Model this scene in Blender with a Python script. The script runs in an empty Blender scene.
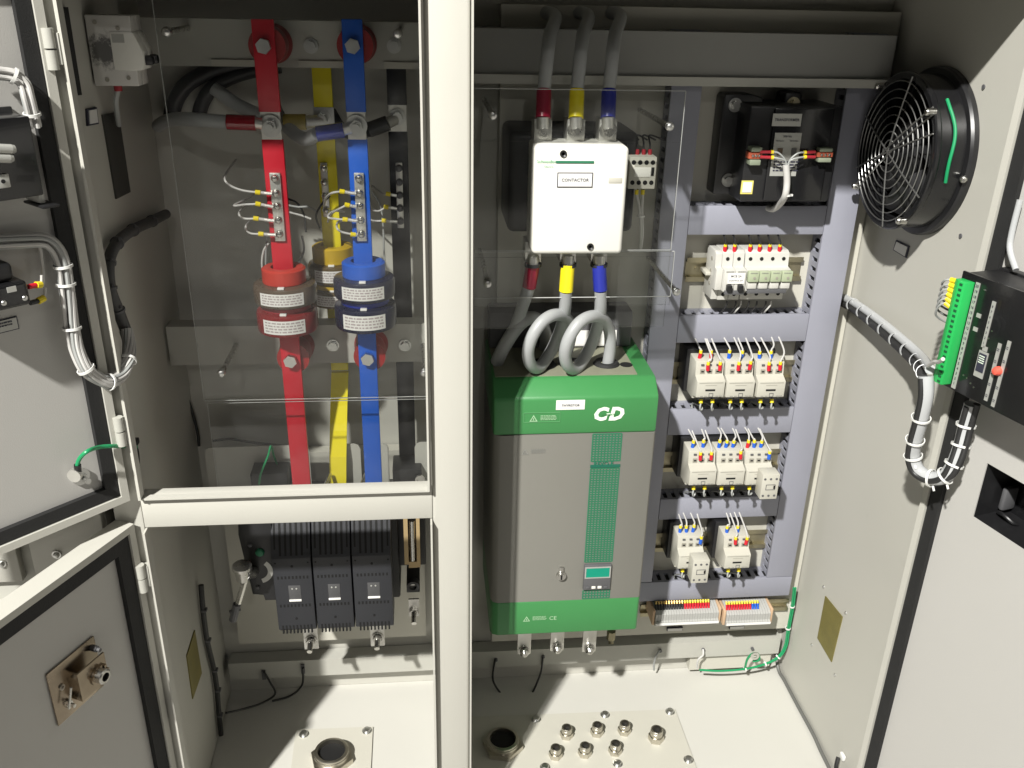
import bpy, bmesh, math, random
from mathutils import Vector, Matrix
random.seed(7)
C = bpy.context.scene.collection
V = Vector
# ---------------------------------------------------------------- camera calibration (metres; X right, Y into the cabinet, Z up)
R0 = math.cos, math.sin
def cam_rows(pitch, yaw, roll):
    cp, sp = math.cos(pitch), math.sin(pitch); cy, sy = math.cos(yaw), math.sin(yaw); cr, sr = math.cos(roll), math.sin(roll)
    B = Matrix(((1,0,0),(0,0,-1),(0,1,0)))
    Ry = Matrix(((cy,sy,0),(-sy,cy,0),(0,0,1))); Rp = Matrix(((1,0,0),(0,cp,-sp),(0,sp,cp))); Rr = Matrix(((cr,sr,0),(-sr,cr,0),(0,0,1)))
    return Rr @ Rp @ B @ Ry
F = 894.23
CR = cam_rows(0.415354168, -0.102967015, -0.0229025246)
EYE = V((0, -1.22, 1.1015))
def ray(px, py): return CR.transposed() @ V(((px-512)/F, (py-384)/F, 1))
def P(px, py, Y):                       # point of the plane y = Y seen at a photo position
    d = ray(px, py); return EYE + d*((Y-EYE.y)/d.y)
def PX(px, py, X): d = ray(px, py); return EYE + d*((X-EYE.x)/d.x)
def PZ(px, py, Z): d = ray(px, py); return EYE + d*((Z-EYE.z)/d.z)
def PN(px, py, o, n): d = ray(px, py); return EYE + d*((o-EYE).dot(n)/d.dot(n))
def rect(x0, y0, x1, y1, Y):            # X and Z extents of a photo rectangle on plane y = Y
    xm, ym = (x0+x1)/2, (y0+y1)/2
    return P(x0,ym,Y).x, P(x1,ym,Y).x, P(xm,y1,Y).z, P(xm,y0,Y).z
# ---------------------------------------------------------------- materials
MATS = {}
def mat(name, col, rough=.5, metal=0, var=.06, scale=40, bump=0, bscale=400, spec=.5, emit=None, coat=0, spots=None):
    if name in MATS: return MATS[name]
    m = bpy.data.materials.new(name); m.use_nodes = True; nt = m.node_tree; b = nt.nodes['Principled BSDF']
    N = nt.nodes.new; L = nt.links.new
    b.inputs['Metallic'].default_value = metal; b.inputs['Specular IOR Level'].default_value = spec
    b.inputs['Coat Weight'].default_value = coat
    tc = N('ShaderNodeTexCoord'); nz = N('ShaderNodeTexNoise'); nz.inputs['Scale'].default_value = scale; nz.inputs['Detail'].default_value = 6
    L(tc.outputs['Object'], nz.inputs['Vector'])
    mx = N('ShaderNodeMix'); mx.data_type = 'RGBA'
    mx.inputs[6].default_value = [max(0,c*(1-var)) for c in col]+[1]; mx.inputs[7].default_value = [min(1,c*(1+var)) for c in col]+[1]
    L(nz.outputs['Fac'], mx.inputs[0]); out = mx.outputs[2]
    if spots:                           # grime with a shape of its own: (colour, threshold, scale, strength)
        n2 = N('ShaderNodeTexNoise'); n2.inputs['Scale'].default_value = spots[2]; n2.inputs['Detail'].default_value = 8; n2.inputs['Roughness'].default_value = .7
        L(tc.outputs['Object'], n2.inputs['Vector'])
        mr = N('ShaderNodeMapRange'); mr.inputs[1].default_value = spots[1]; mr.inputs[2].default_value = spots[1]+.12; mr.inputs[4].default_value = spots[3]
        L(n2.outputs['Fac'], mr.inputs[0]); m2 = N('ShaderNodeMix'); m2.data_type = 'RGBA'
        L(mr.outputs[0], m2.inputs[0]); L(out, m2.inputs[6]); m2.inputs[7].default_value = list(spots[0])+[1]; out = m2.outputs[2]
    L(out, b.inputs['Base Color'])
    rr = N('ShaderNodeMapRange'); rr.inputs[3].default_value = max(.02, rough-.07); rr.inputs[4].default_value = min(1, rough+.07)
    L(nz.outputs['Fac'], rr.inputs[0]); L(rr.outputs[0], b.inputs['Roughness'])
    if bump:
        n3 = N('ShaderNodeTexNoise'); n3.inputs['Scale'].default_value = bscale; n3.inputs['Detail'].default_value = 3
        L(tc.outputs['Object'], n3.inputs['Vector']); bp = N('ShaderNodeBump'); bp.inputs['Strength'].default_value = bump; bp.inputs['Distance'].default_value = .0006
        L(n3.outputs['Fac'], bp.inputs['Height']); L(bp.outputs['Normal'], b.inputs['Normal'])
    if emit: b.inputs['Emission Color'].default_value = list(col)+[1]; b.inputs['Emission Strength'].default_value = emit
    MATS[name] = m; return m
CAB = mat('powder_coat', (.50,.49,.44), .42, var=.03, scale=9, bump=.25, bscale=900, spots=((.41,.395,.35), .64, 14, .35))
FLOORP = mat('floor_paint', (.56,.55,.505), .45, var=.04, scale=6, bump=.25, bscale=900, spots=((.24,.22,.18), .70, 75, .55))
PLATE = mat('plate_paint', (.52,.505,.44), .5, var=.03, scale=12, bump=.2, bscale=800)
RAIL = mat('rail_paint', (.45,.445,.40), .45, var=.04, scale=20, bump=.15, bscale=700)
DOORP = mat('door_paint', (.47,.46,.435), .45, var=.03, scale=7, bump=.25, bscale=900, spots=((.41,.39,.36), .62, 9, .3))
DUCT = mat('duct_pvc', (.275,.28,.33), .5, var=.03, scale=30, bump=.1)
DUCTIN = mat('duct_inside', (.22,.22,.29), .6)
GASK = mat('gasket_rubber', (.012,.012,.012), .75, var=.2, bump=.5, bscale=600)
BLK = mat('black_plastic', (.012,.012,.013), .42, var=.15)
BLKG = mat('black_gloss', (.010,.010,.011), .22, var=.2, coat=.2)
BLKP = mat('black_paint', (.014,.014,.015), .35, var=.25, scale=60)
CHAR = mat('charcoal_plastic', (.022,.023,.027), .5, var=.1, scale=60, bump=.2)
SLOT = mat('dark_void', (.004,.004,.004), .8)
WHT = mat('white_plastic', (.76,.75,.69), .38, var=.02)
RLY = mat('ivory_plastic', (.50,.485,.42), .42, var=.03, scale=60)
BRKW = mat('breaker_white', (.56,.55,.51), .4, var=.03, scale=40)
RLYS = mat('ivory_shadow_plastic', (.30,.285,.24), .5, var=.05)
PALE = mat('pale_green_plastic', (.38,.43,.29), .45)
GRN = mat('green_paint', (.048,.225,.068), .42, var=.04, scale=20, bump=.12)
GRNT = mat('green_trim', (.022,.17,.085), .5)
GREY = mat('warm_grey_paint', (.200,.195,.172), .45, var=.03, scale=10, bump=.15)
DGREY = mat('dark_grey_box', (.10,.10,.105), .5, var=.1)
TOPB = mat('dusty_top', (.22,.22,.16), .6, var=.2, scale=40)
RED = mat('red_sleeve', (.54,.010,.026), .38, var=.09, scale=25, bump=.35, bscale=55)
YEL = mat('yellow_sleeve', (.84,.71,.015), .38, var=.07, scale=25, bump=.35, bscale=55)
BLU = mat('blue_sleeve', (.012,.105,.54), .38, var=.09, scale=25, bump=.35, bscale=55)
BLKB = mat('black_sleeve', (.014,.014,.017), .33, var=.1)
REDI = mat('red_insulator', (.30,.015,.015), .4)
DRED = mat('dark_red', (.33,.02,.03), .4)
YELD = mat('ochre_core', (.55,.36,.015), .4, var=.15)
BLUD = mat('navy_core', (.012,.03,.30), .35)
REDD = mat('coral_core', (.52,.045,.03), .4, var=.12)
RING_R = mat('potted_ring_brown', (.10,.070,.048), .28, coat=.3, var=.2)
RING_RR = mat('potted_ring_red', (.20,.012,.014), .28, coat=.3, var=.2)
RING_Y = mat('potted_ring_amber', (.085,.052,.012), .28, coat=.3, var=.25)
RING_B = mat('potted_ring_navy', (.012,.014,.040), .28, coat=.3, var=.2)
ZINC = mat('zinc', (.62,.62,.60), .33, 1, var=.12, scale=120)
STEEL = mat('steel', (.55,.54,.51), .28, 1, var=.15, scale=90)
SILV = mat('tinned_copper', (.68,.67,.63), .38, .85, var=.1, scale=150)
BRASS = mat('brass', (.62,.44,.17), .35, 1, var=.15, scale=90)
YZINC = mat('yellow_zinc', (.33,.275,.21), .25, 1, var=.5, scale=30)
DINM = mat('din_rail_zinc', (.42,.38,.26), .4, .9, var=.15, scale=60)
CABG = mat('grey_cable', (.35,.36,.36), .45, var=.09, scale=35, bump=.3, bscale=90)
CABD = mat('dark_cable_and_shadow', (.02,.02,.022), .45)  # also colours the tubes shaped as cable shadows
WIRW = mat('white_wire', (.52,.51,.49), .42)
WIRG = mat('grey_wire', (.33,.34,.33), .45)
WIRGR = mat('green_wire', (.01,.27,.10), .4)
WIRB = mat('black_wire', (.02,.02,.02), .45)
TIE = mat('cable_tie', (.75,.75,.72), .35)
FERY = mat('yellow_ferrule', (.78,.62,.02), .4)
PAPER = mat('label_paper', (.78,.77,.74), .55, var=.02)
PAPG = mat('nameplate_grey', (.45,.45,.42), .4, .3)
INK = mat('ink', (.03,.03,.05), .6)
INKG = mat('ink_green', (.02,.33,.10), .5)
INKW = mat('ink_white', (.75,.85,.72), .5)
INKP = mat('faint_print', (.24,.24,.22), .5)
OLIVE = mat('olive_filter', (.22,.19,.055), .5, .35, var=.3, scale=50, bump=.6, bscale=900)
SPIR = mat('spiral_wrap', (.44,.45,.455), .25, var=.05, coat=.2)
LCD = mat('lcd_green', (.0,.22,.14), .3, emit=.25)
TERM = mat('terminal_green', (.02,.42,.09), .45)
COPR = mat('resin_red', (.45,.10,.05), .4)
ORNG = mat('red_lamp', (.8,.12,.08), .4)
OFFW = mat('terminal_grey', (.40,.40,.38), .45)
TAN = mat('tan_plastic', (.55,.38,.24), .5)
def clear_mat():
    m = bpy.data.materials.new('clear_polycarbonate'); m.use_nodes = True; nt = m.node_tree; nt.nodes.clear()
    N = nt.nodes.new; L = nt.links.new
    o = N('ShaderNodeOutputMaterial'); mx = N('ShaderNodeMixShader'); t = N('ShaderNodeBsdfTransparent'); t.inputs[0].default_value = (.975,.98,.975,1)
    g = N('ShaderNodeBsdfGlossy'); g.inputs['Roughness'].default_value = .06; fr = N('ShaderNodeFresnel'); fr.inputs[0].default_value = 1.5
    mul = N('ShaderNodeMath'); mul.operation = 'MULTIPLY'; mul.inputs[1].default_value = .5
    L(fr.outputs[0], mul.inputs[0]); L(mul.outputs[0], mx.inputs[0])
    # wiped dust: faint patchy haze in the sheet itself
    df = N('ShaderNodeBsdfDiffuse'); df.inputs[0].default_value = (.7,.7,.68,1); tc = N('ShaderNodeTexCoord'); mp = N('ShaderNodeMapping'); mp.inputs['Scale'].default_value = (5,5,14); mp.inputs['Rotation'].default_value = (0,.6,0)
    nz = N('ShaderNodeTexNoise'); nz.inputs['Scale'].default_value = 1.6; nz.inputs['Detail'].default_value = 7; mr = N('ShaderNodeMapRange'); mr.inputs[1].default_value = .45; mr.inputs[2].default_value = .8; mr.inputs[4].default_value = .022
    L(tc.outputs['Object'], mp.inputs[0]); L(mp.outputs[0], nz.inputs['Vector']); L(nz.outputs['Fac'], mr.inputs[0]); m3 = N('ShaderNodeMixShader'); L(mr.outputs[0], m3.inputs[0]); L(t.outputs[0], m3.inputs[1]); L(df.outputs[0], m3.inputs[2]); L(m3.outputs[0], mx.inputs[1]); L(g.outputs[0], mx.inputs[2]); L(mx.outputs[0], o.inputs[0])
    return m
CLEAR = clear_mat()
EDGE = mat('polished_sheet_edge', (.55,.56,.54), .3)
# ---------------------------------------------------------------- mesh builder
class MB:
    def __init__(s, M=None): s.bm = bmesh.new(); s.M = M or Matrix()
    def raw(s, vs, fs):
        bv = [s.bm.verts.new(s.M @ V(v)) for v in vs]
        for f in fs:
            try: s.bm.faces.new([bv[i] for i in f])
            except ValueError: pass
        return s
    def box(s, x0, x1, y0, y1, z0, z1, bev=0, seg=2, rot=None):
        c = V(((x0+x1)/2, (y0+y1)/2, (z0+z1)/2)); m = Matrix.Translation(c)
        if rot: m = m @ rot
        m = s.M @ m @ Matrix.Diagonal((abs(x1-x0), abs(y1-y0), abs(z1-z0), 1))
        r = bmesh.ops.create_cube(s.bm, size=1, matrix=m)
        if bev:
            es = list({e for v in r['verts'] for e in v.link_edges})
            bmesh.ops.bevel(s.bm, geom=es, offset=bev, segments=seg, affect='EDGES', profile=.5)
        return s
    def cyl(s, p0, p1, r, n=16, r2=None):
        p0, p1 = V(p0), V(p1); r2 = r if r2 is None else r2; a = (p1-p0).normalized(); t = a.orthogonal().normalized(); b = a.cross(t)
        vs = []; 
        for p, q in ((p0, r), (p1, r2)):
            for i in range(n): w = 2*math.pi*i/n; vs.append(p + (t*math.cos(w)+b*math.sin(w))*q)
        fs = [(i, (i+1)%n, n+(i+1)%n, n+i) for i in range(n)] + [tuple(range(n))[::-1], tuple(range(n, 2*n))]
        return s.raw(vs, fs)
    def lathe(s, prof, o, axis, n=32, closed=False):
        o, a = V(o), V(axis).normalized(); t = a.orthogonal().normalized(); b = a.cross(t); vs = []; fs = []; k = len(prof)
        for i in range(n):
            w = 2*math.pi*i/n
            for r, h in prof: vs.append(o + a*h + (t*math.cos(w)+b*math.sin(w))*r)
        for i in range(n):
            j = (i+1) % n
            for q in range(k if closed else k-1): fs.append((i*k+q, j*k+q, j*k+(q+1)%k, i*k+(q+1)%k))
        if not closed: fs += [tuple(i*k for i in range(n)), tuple(i*k+k-1 for i in range(n))]
        return s.raw(vs, fs)
    def tube(s, pts, r, n=8, sub=6, smooth=True, closed=False):
        pts = [V(p) for p in pts]
        if smooth and len(pts) > 2:
            q = []; m = len(pts); rng = m if closed else m-1
            for i in range(rng):
                if closed: a, b, c, d = pts[i-1], pts[i], pts[(i+1)%m], pts[(i+2)%m]
                else: a, b, c, d = pts[max(0,i-1)], pts[i], pts[i+1], pts[min(m-1,i+2)]
                for k in range(sub):
                    t = k/sub; q.append(.5*((2*b)+(c-a)*t+(2*a-5*b+4*c-d)*t*t+(3*b-a-3*c+d)*t**3))
            if not closed: q.append(pts[-1])
            pts = q
        m = len(pts); vs = []; fs = []; nrm = None
        for i, p in enumerate(pts):
            d = (pts[(i+1)%m]-pts[i-1]) if closed else pts[min(m-1,i+1)]-pts[max(0,i-1)]
            if d.length < 1e-9: d = V((0,0,1))
            d.normalize(); nrm = (nrm - d*nrm.dot(d)) if nrm else d.orthogonal()
            if nrm.length < 1e-6: nrm = d.orthogonal()
            nrm.normalize(); b = d.cross(nrm)
            for k in range(n): w = 2*math.pi*k/n; vs.append(p + (nrm*math.cos(w)+b*math.sin(w))*r)
        for i in range(m if closed else m-1):
            j = (i+1) % m
            for k in range(n): fs.append((i*n+k, i*n+(k+1)%n, j*n+(k+1)%n, j*n+k))
        if not closed: fs += [tuple(range(n))[::-1], tuple((m-1)*n+k for k in range(n))]
        return s.raw(vs, fs)
    def prism(s, poly, ax, a, b, bev=0):   # polygon in the other two axes, extruded along ax
        f = {'x': lambda p, h: (h, p[0], p[1]), 'y': lambda p, h: (p[0], h, p[1]), 'z': lambda p, h: (p[0], p[1], h)}[ax]
        n = len(poly); bv = [s.bm.verts.new(s.M @ V(f(p, h))) for h in (a, b) for p in poly]
        fs = [s.bm.faces.new(bv[:n][::-1]), s.bm.faces.new(bv[n:])] + [s.bm.faces.new((bv[i], bv[(i+1)%n], bv[n+(i+1)%n], bv[n+i])) for i in range(n)]
        if bev: bmesh.ops.bevel(s.bm, geom=list({e for q in fs for e in q.edges}), offset=bev, segments=2, affect='EDGES', profile=.5)
        return s
    def frame(s, x0, x1, z0, z1, y0, y1, t):   # picture-frame bars, butted
        s.box(x0, x1, y0, y1, z1-t, z1); s.box(x0, x1, y0, y1, z0, z0+t); s.box(x0, x0+t, y0, y1, z0+t, z1-t); s.box(x1-t, x1, y0, y1, z0+t, z1-t); return s
    def text(s, txt, o, r, u, h, al='CENTER', bold=0, shear=0):
        c = bpy.data.curves.new('t', 'FONT'); c.body = txt; c.size = 1; c.align_x = al; c.align_y = 'CENTER'; c.resolution_u = 2; c.offset = bold; c.shear = shear; c.extrude = 0
        ob = bpy.data.objects.new('t', c); C.objects.link(ob); dg = bpy.context.evaluated_depsgraph_get(); dg.update()
        me = bpy.data.meshes.new_from_object(ob.evaluated_get(dg)); o, r, u = V(o), V(r), V(u)
        s.raw([o + r*(v.co.x*h) + u*(v.co.y*h) for v in me.vertices], [tuple(p.vertices) for p in me.polygons])
        bpy.data.objects.remove(ob); bpy.data.curves.remove(c); bpy.data.meshes.remove(me); return s
    def lines(s, o, r, u, w, rows, h):     # fine print too small to read: thin broken strips
        o, r, u = V(o), V(r), V(u)
        for k in range(rows):
            x = 0; y = -k*h*2
            while x < w*.92:
                l = min(random.uniform(.05,.22)*w, w-x); a = o + r*x + u*y
                s.raw([a, a+r*l, a+r*l+u*h, a+u*h], [(0,1,2,3)]); x += l + .03*w
        return s
WM = {}
def link(o, parent):
    C.objects.link(o)
    if parent: o.parent = parent
def build(mb, name, m, parent=None, ang=32, label=None, loc=None):
    bm = mb.bm; bmesh.ops.recalc_face_normals(bm, faces=bm.faces[:])
    me = bpy.data.meshes.new(name); o = bpy.data.objects.new(name, me)
    if parent: W = WM[parent]
    else:
        xs = [v.co for v in bm.verts]
        lo = V([min(v[i] for v in xs) for i in range(3)]); hi = V([max(v[i] for v in xs) for i in range(3)])
        W = Matrix.Translation(V(((lo.x+hi.x)/2, (lo.y+hi.y)/2, lo.z)) if loc is None else V(loc)); o.matrix_world = W
    WM[o] = W.copy(); bm.transform(W.inverted()); bm.to_mesh(me); bm.free()
    me.materials.append(m)
    for p in me.polygons: p.use_smooth = True
    me.set_sharp_from_angle(angle=math.radians(ang))
    link(o, parent)
    if label: o['label'] = label
    return o
def tag(o, label, cat, group=None, kind=None):
    if label: o['label'] = label
    if cat: o['category'] = cat
    if group: o['group'] = group
    if kind: o['kind'] = kind
    return o
def thing(name, label, cat, loc, group=None):
    o = bpy.data.objects.new(name, None); o.empty_display_size = .02; o.location = loc; WM[o] = Matrix.Translation(V(loc)); C.objects.link(o)
    return tag(o, label, cat, group)
def one(mb, name, m, label, cat, group=None, ang=32): return tag(build(mb, name, m, ang=ang), label, cat, group)
def dup(root, loc, label=None, group=None):
    def cp(o, par):
        c = o.copy(); C.objects.link(c)
        if par: c.parent = par
        for k in o.children: cp(k, c)
        return c
    r = cp(root, None); d = V(loc) - V(root.location); r.location = loc; WM[r] = Matrix.Translation(V(loc))
    if label: r['label'] = label
    if group: r['group'] = group
    return r
X, Yv, Z = V((1,0,0)), V((0,1,0)), V((0,0,1))
def hexbolt(mb, p, d, r, h, washer=True):
    p, d = V(p), V(d).normalized()
    if washer: mb.cyl(p, p+d*h*.25, r*1.45, 18)
    mb.cyl(p+d*h*.25, p+d*h, r, 6); return mb
def screw(mb, p, d, r, h): p, d = V(p), V(d).normalized(); mb.lathe([(r,0),(r,h*.4),(r*.75,h*.85),(r*.4,h)], p, d, 14); return mb
# ================================================================ setting
o = build(MB().box(-3, 3, -4.5, 1.5, -.16, -.12), 'floor', mat('concrete_floor', (.30,.29,.27), .6, var=.15, scale=3, bump=.3, bscale=60)); o['kind'] = 'structure'
# ================================================================ cabinet
XL, XR, YF = -.343, .617, -.31
LX0, LX1, RX0, RX1 = -.327, .003, .047, .617       # openings
ZC0, ZC1, ZH, ZS = .526, .566, 1.115, .04
cab = thing('electrical_cabinet', 'cream painted steel electrical cabinet standing with its doors wide open', 'electrical cabinet', (.137, -.15, -.12))
build(MB().box(XL-.015, XR+.015, 0, .015, -.12, 1.30), 'back_panel', CAB, cab)
build(MB().box(XL-.015, XL, YF, 0, -.12, 1.30), 'side_panel', CAB, cab)
build(MB().box(XR, XR+.013, YF+.002, 0, -.12, 1.30), 'side_panel', CAB, cab)
build(MB().box(XL-.015, XR+.015, YF, .015, 1.302, 1.315), 'top_panel', CAB, cab)
build(MB().box(XL+.0005, XR-.0005, YF+.02, -.0005, -.012, 0), 'floor_panel', FLOORP, cab)
build(MB().box(.024, .0275, YF+.0290, -.0005, 0.0005, 1.30), 'partition', CAB, cab)
fr = MB()
fr.box(XL-.0152, LX0, YF-.001, YF+.018, -.1, 1.30, .0015)          # left upright
fr.box(LX1, RX0, YF-.001, YF+.030, -.1, 1.30, .004, 3)                # mullion
fr.box(LX0, LX1, YF-.0005, YF+.020, ZC0, ZC1, .0012)               # cross member
fr.box(LX0, LX1, YF-.0005, YF+.020, ZH, 1.299); fr.box(RX0, RX1, YF-.0005, YF+.020, ZH, 1.299)
fr.box(LX0, LX1, YF-.0005, YF+.020, -.1, ZS); fr.box(RX0, RX1, YF-.0005, YF+.020, -.1, ZS)
ff = build(fr, 'front_frame', CAB, cab)
lp = MB(); lt = .0022
lp.frame(LX0+.0005, LX1-.0005, ZC1+.0005, ZH-.001, YF-.008, YF+.001, lt)
for q in ((LX0+.0005, LX0+.0005+lt, -.012, ZS, ZC0-.001), (LX1-.0005-lt, LX1-.0005, -.013, ZS, ZC0-.001), (RX0+.0005, RX0+.0005+lt, -.004, ZS, ZH-.001), (RX1-.0010-lt, RX1-.0010, -.004, ZS, ZH-.001), (LX0+.0028, LX0+.0028+lt, -.012, ZC1+.004, ZH-.005), (LX1-.0028-lt, LX1-.0028, -.013, ZC1+.004, ZH-.005)):
    build(MB().box(q[0], q[1], YF+q[2], YF+.001, q[3], q[4]), 'sealing_lip', CAB, ff)
build(lp, 'sealing_lip', CAB, ff)
# ---- doors: local x runs out from the hinge, local y is the inward normal
def door_matrix(h, u):
    u = V((u[0], u[1], 0)).normalized(); n = V((-u.y, u.x, 0)) if u.x < 0 else V((u.y, -u.x, 0))
    M = Matrix((( u.x, n.x, 0, h[0]), (u.y, n.y, 0, h[1]), (0, 0, 1, 0), (0, 0, 0, 1)))
    return M, u, n
MU, uU, nU = door_matrix((-.348, -.325), (-.70, -.714))
ML, uL, nL = door_matrix((-.348, -.325), (-.425, -.905))
MR, uR, nR = door_matrix((.622, -.318), (.255, -.967))
HU, HL_, HR = V((-.348,-.325,0)), V((-.348,-.325,0)), V((.622,-.318,0))
def door(M, x0, x1, z0, z1, g, label, hole=None, back=True):
    b = MB(M)
    if hole:
        a, c, e, f = hole
        for q in ((x0,x1,f,z1),(x0,x1,z0,e),(x0,a,e,f),(c,x1,e,f)): b.box(q[0], q[1], -.0015, 0, q[2], q[3])
    else: b.box(x0, x1, -.0015, 0, z0, z1)
    d = build(b, 'door', DOORP, cab, label=label)
    r = MB(M).frame(x0-.001, x1+.001, z0-.001, z1+.001, -.016, .009, .0085); build(r, 'rim', CAB, d)
    k = MB(M).frame(x0+.0085, x1-.0085, z0+.0085, z1-.0085, .0002, .0065, g); build(k, 'gasket', GASK, d)
    return d
dU = door(MU, -.011, .335, .571, 1.12, .014, 'upper left door with wiring across its inner face')
dL = door(ML, -.010, .335, .02, .536, .018, 'lower left door with a zinc lock plate')
dR = door(MR, -.010, .56, .02, 1.12, .016, 'right door with a square cutout', hole=(.0585, .185, .5445, .6165))
# hinges
for px, py0, py1, M in ((46, 28, 70, 0), (117, 418, 446, 0), (139, 566, 592, 0)):
    a = P(px, py0, -.326); b = P(px+ (py1-py0)*.165, py1, -.326)
    zm = (a.z+b.z)/2; h = MB(); x = (a.x+b.x)/2
    h.cyl((x,-.324,a.z), (x,-.324,zm+.0008), .0052, 16); h.cyl((x,-.324,zm-.0008), (x,-.324,b.z), .0052, 16); h.box(x-.004, x+.008, -.322, -.3112, b.z+.004, a.z-.004, .001)
    build(h, 'hinge', RAIL, cab)
# small screw holes and studs in the right wall, filter slots
for px, py in ((961,236),(984,87),(787,455)): p = PX(px, py, XR); build(MB().cyl(p, p-X*.0012, .0028, 10), 'stud', DGREY, cab)
for px, py in ((824,587),(846,613),(812,645),(835,675)): p = PX(px, py, XR); build(screw(MB(), p, -X, .0025, .002), 'screw', ZINC, cab)
# ================================================================ neighbouring cabinet seen between the two left doors
nb = thing('neighbouring_cabinet', 'cream neighbouring cabinet front glimpsed between the two left doors', 'cabinet', (-.75,-.28,-.12))
build(MB().box(-1.1, -.372, -.30, -.02, -.12, 1.2), 'body', CAB, nb)
a = P(80, 540, -.305).x; b = P(27, 560, -.305).x
def nbp(x0, x1, z0, z1): build(MB().box(x0, x1, -.312, -.3003, z0, z1, .0015), 'panel', CAB, nb)
zt = P(20, 582, -.312).z
nbp(P(33,565,-.312).x, -.373, zt, 1.19); nbp(-1.09, P(19,565,-.312).x, zt, 1.19); nbp(-1.09, -.373, -.1, P(10,604,-.312).z)
build(MB().box(-1.09, -.373, -.3008, -.2995, -.1, 1.19), 'recess', RAIL, nb)
for px, py in ((57,554),(2,563)):
    p = P(px, py, -.312); s = MB(); s.cyl(p, p-Yv*.002, .0052, 18); screw(s, p-Yv*.002, -Yv, .0036, .0035); build(s, 'panel_screw', ZINC, nb)
# ================================================================ rails and plates inside
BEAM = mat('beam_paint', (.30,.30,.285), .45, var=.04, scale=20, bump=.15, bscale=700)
def rail(label, x0, x1, z0, z1, yf, yb, m=RAIL):
    b = MB(); t = .002
    b.box(x0, x1, yf, yf+t, z0, z1); b.box(x0, x1, yf+t, yb, z1-t, z1); b.box(x0, x1, yf+t, yb, z0, z0+t)
    return one(b, 'mounting_rail', m, label, 'rail', 'cross rails')
_, _, z0, z1 = rect(560, 30, 640, 83, -.10)
BY = -.075
bx1 = P(893, 60, BY).x
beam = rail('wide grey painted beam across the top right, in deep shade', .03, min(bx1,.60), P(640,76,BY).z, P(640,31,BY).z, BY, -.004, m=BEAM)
build(MB().box(.03, min(bx1,.60)+.002, BY-.006, BY-.0005, P(640,85,BY).z, P(640,76,BY).z), 'folded_edge', RAIL, beam)
RY = -.085
trail = rail('slotted cream rail behind the tops of the busbars', XL+.004, .0235, P(330,68,RY).z, P(330,21,RY).z, RY, -.058)
rail('cream rail behind the busbars below the current transformers', XL+.004, .0235, P(330,363,RY).z, P(330,325,RY).z, RY, -.058)
for s0, s1, w_ in ((212,256,'left of the red busbar'),(299,345,'between the red and blue busbars'),(384,428,'right of the blue busbar')):
    build(MB().box(P(s0,64,RY).x, P(s1,64,RY).x, RY-.003, RY-.0002, P(330,67.5,RY).z, P(330,61,RY).z), 'pale_strip', PLATE, trail)
rail('thin cream rail along the bottom of the left compartment', XL+.01, .0235, P(600,662,-.03).z, P(600,646.5,-.03).z, -.03, -.004)
rail('thin cream rail along the bottom of the right compartment', .028, P(781,638,-.03).x, P(600,662,-.03).z, P(600,646.5,-.03).z, -.03, -.004)
for px, py, w_ in ((264,672,'farther from the white pillar'),(303,666,'nearer the white pillar')):
    p = P(px, py+2, -.030); one(MB().box(p.x-.003, p.x+.003, -.0335, -.0303, p.z-.009, p.z+.009), 'rail_clip', DGREY, 'dark wire clip on the bottom rail left of the pillar, '+w_, 'clip', 'clips on the bottom rail')
for (px, py), w_ in zip(((496,659),(543,656),(660,650),(703,649),(752,648)), ('first right of the white pillar','second right of the white pillar','third, right of the green controller','fourth, under the terminal blocks','last, beside the ring of green wire')):
    p = P(px, py, -.030); one(MB().cyl(p, p-Yv*.004, .0028, 12), 'rail_stud', DGREY, 'small dark stud on the bottom rail, '+w_, 'stud', 'studs on the bottom rail')
# notched bracket behind lower busbars
nbk = MB(); zt, zb = P(330,444,-.075).z, P(330,500,-.075).z
xs = [XL+.03, P(310,460,-.075).x, P(333,460,-.075).x, P(361,460,-.075).x, P(378,460,-.075).x, P(389,460,-.075).x, P(415,460,-.075).x, .0235]
for i in (0, 2, 4, 6):
    a, b = xs[i], xs[i+1]; r = .008; poly = [(a, zb), (b, zb), (b, zt-r), (b-r*.3, zt-r*.3), (b-r, zt), (a+r, zt), (a+r*.3, zt-r*.3), (a, zt-r)]
    nbk.prism(poly, 'y', -.077, -.075)
nbk.box(XL+.03, .0235, -.0749, -.02, zb-.02, zb+.004)
one(nbk, 'notched_bracket', RAIL, 'cream bracket with rounded notches the busbars drop through', 'bracket')
# mounting plates
PY = -.03
one(MB().box(P(497,300,PY).x, P(842,300,PY).x+.012, PY, -.004, P(700,632,PY).z, 1.085), 'mounting_plate', PLATE, 'large cream mounting plate behind the grey trunking and contactors', 'mounting plate')
one(MB().box(XL+.03, -.01, -.024, -.004, P(330,640,-.024).z, P(330,452,-.024).z), 'mounting_plate', PLATE, 'cream plate behind the black switch disconnector', 'mounting plate')
one(MB().box(P(690,660,-.02).x, P(771,655,-.02).x, -.02, -.004, P(730,668,-.02).z, P(730,652,-.02).z-.001), 'cover_strip', PLATE, 'bright cream strip under the bottom rail at the right', 'strip')
# top-of-cabinet nut
p = P(676, 11, -.004); b = MB(); b.lathe([(.0085,0),(.0085,.004),(.005,.004),(.005,.001)], p, -Yv, 20); one(b, 'wall_nut', RAIL, 'round nut high on the back wall above the top beam', 'nut')
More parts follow.
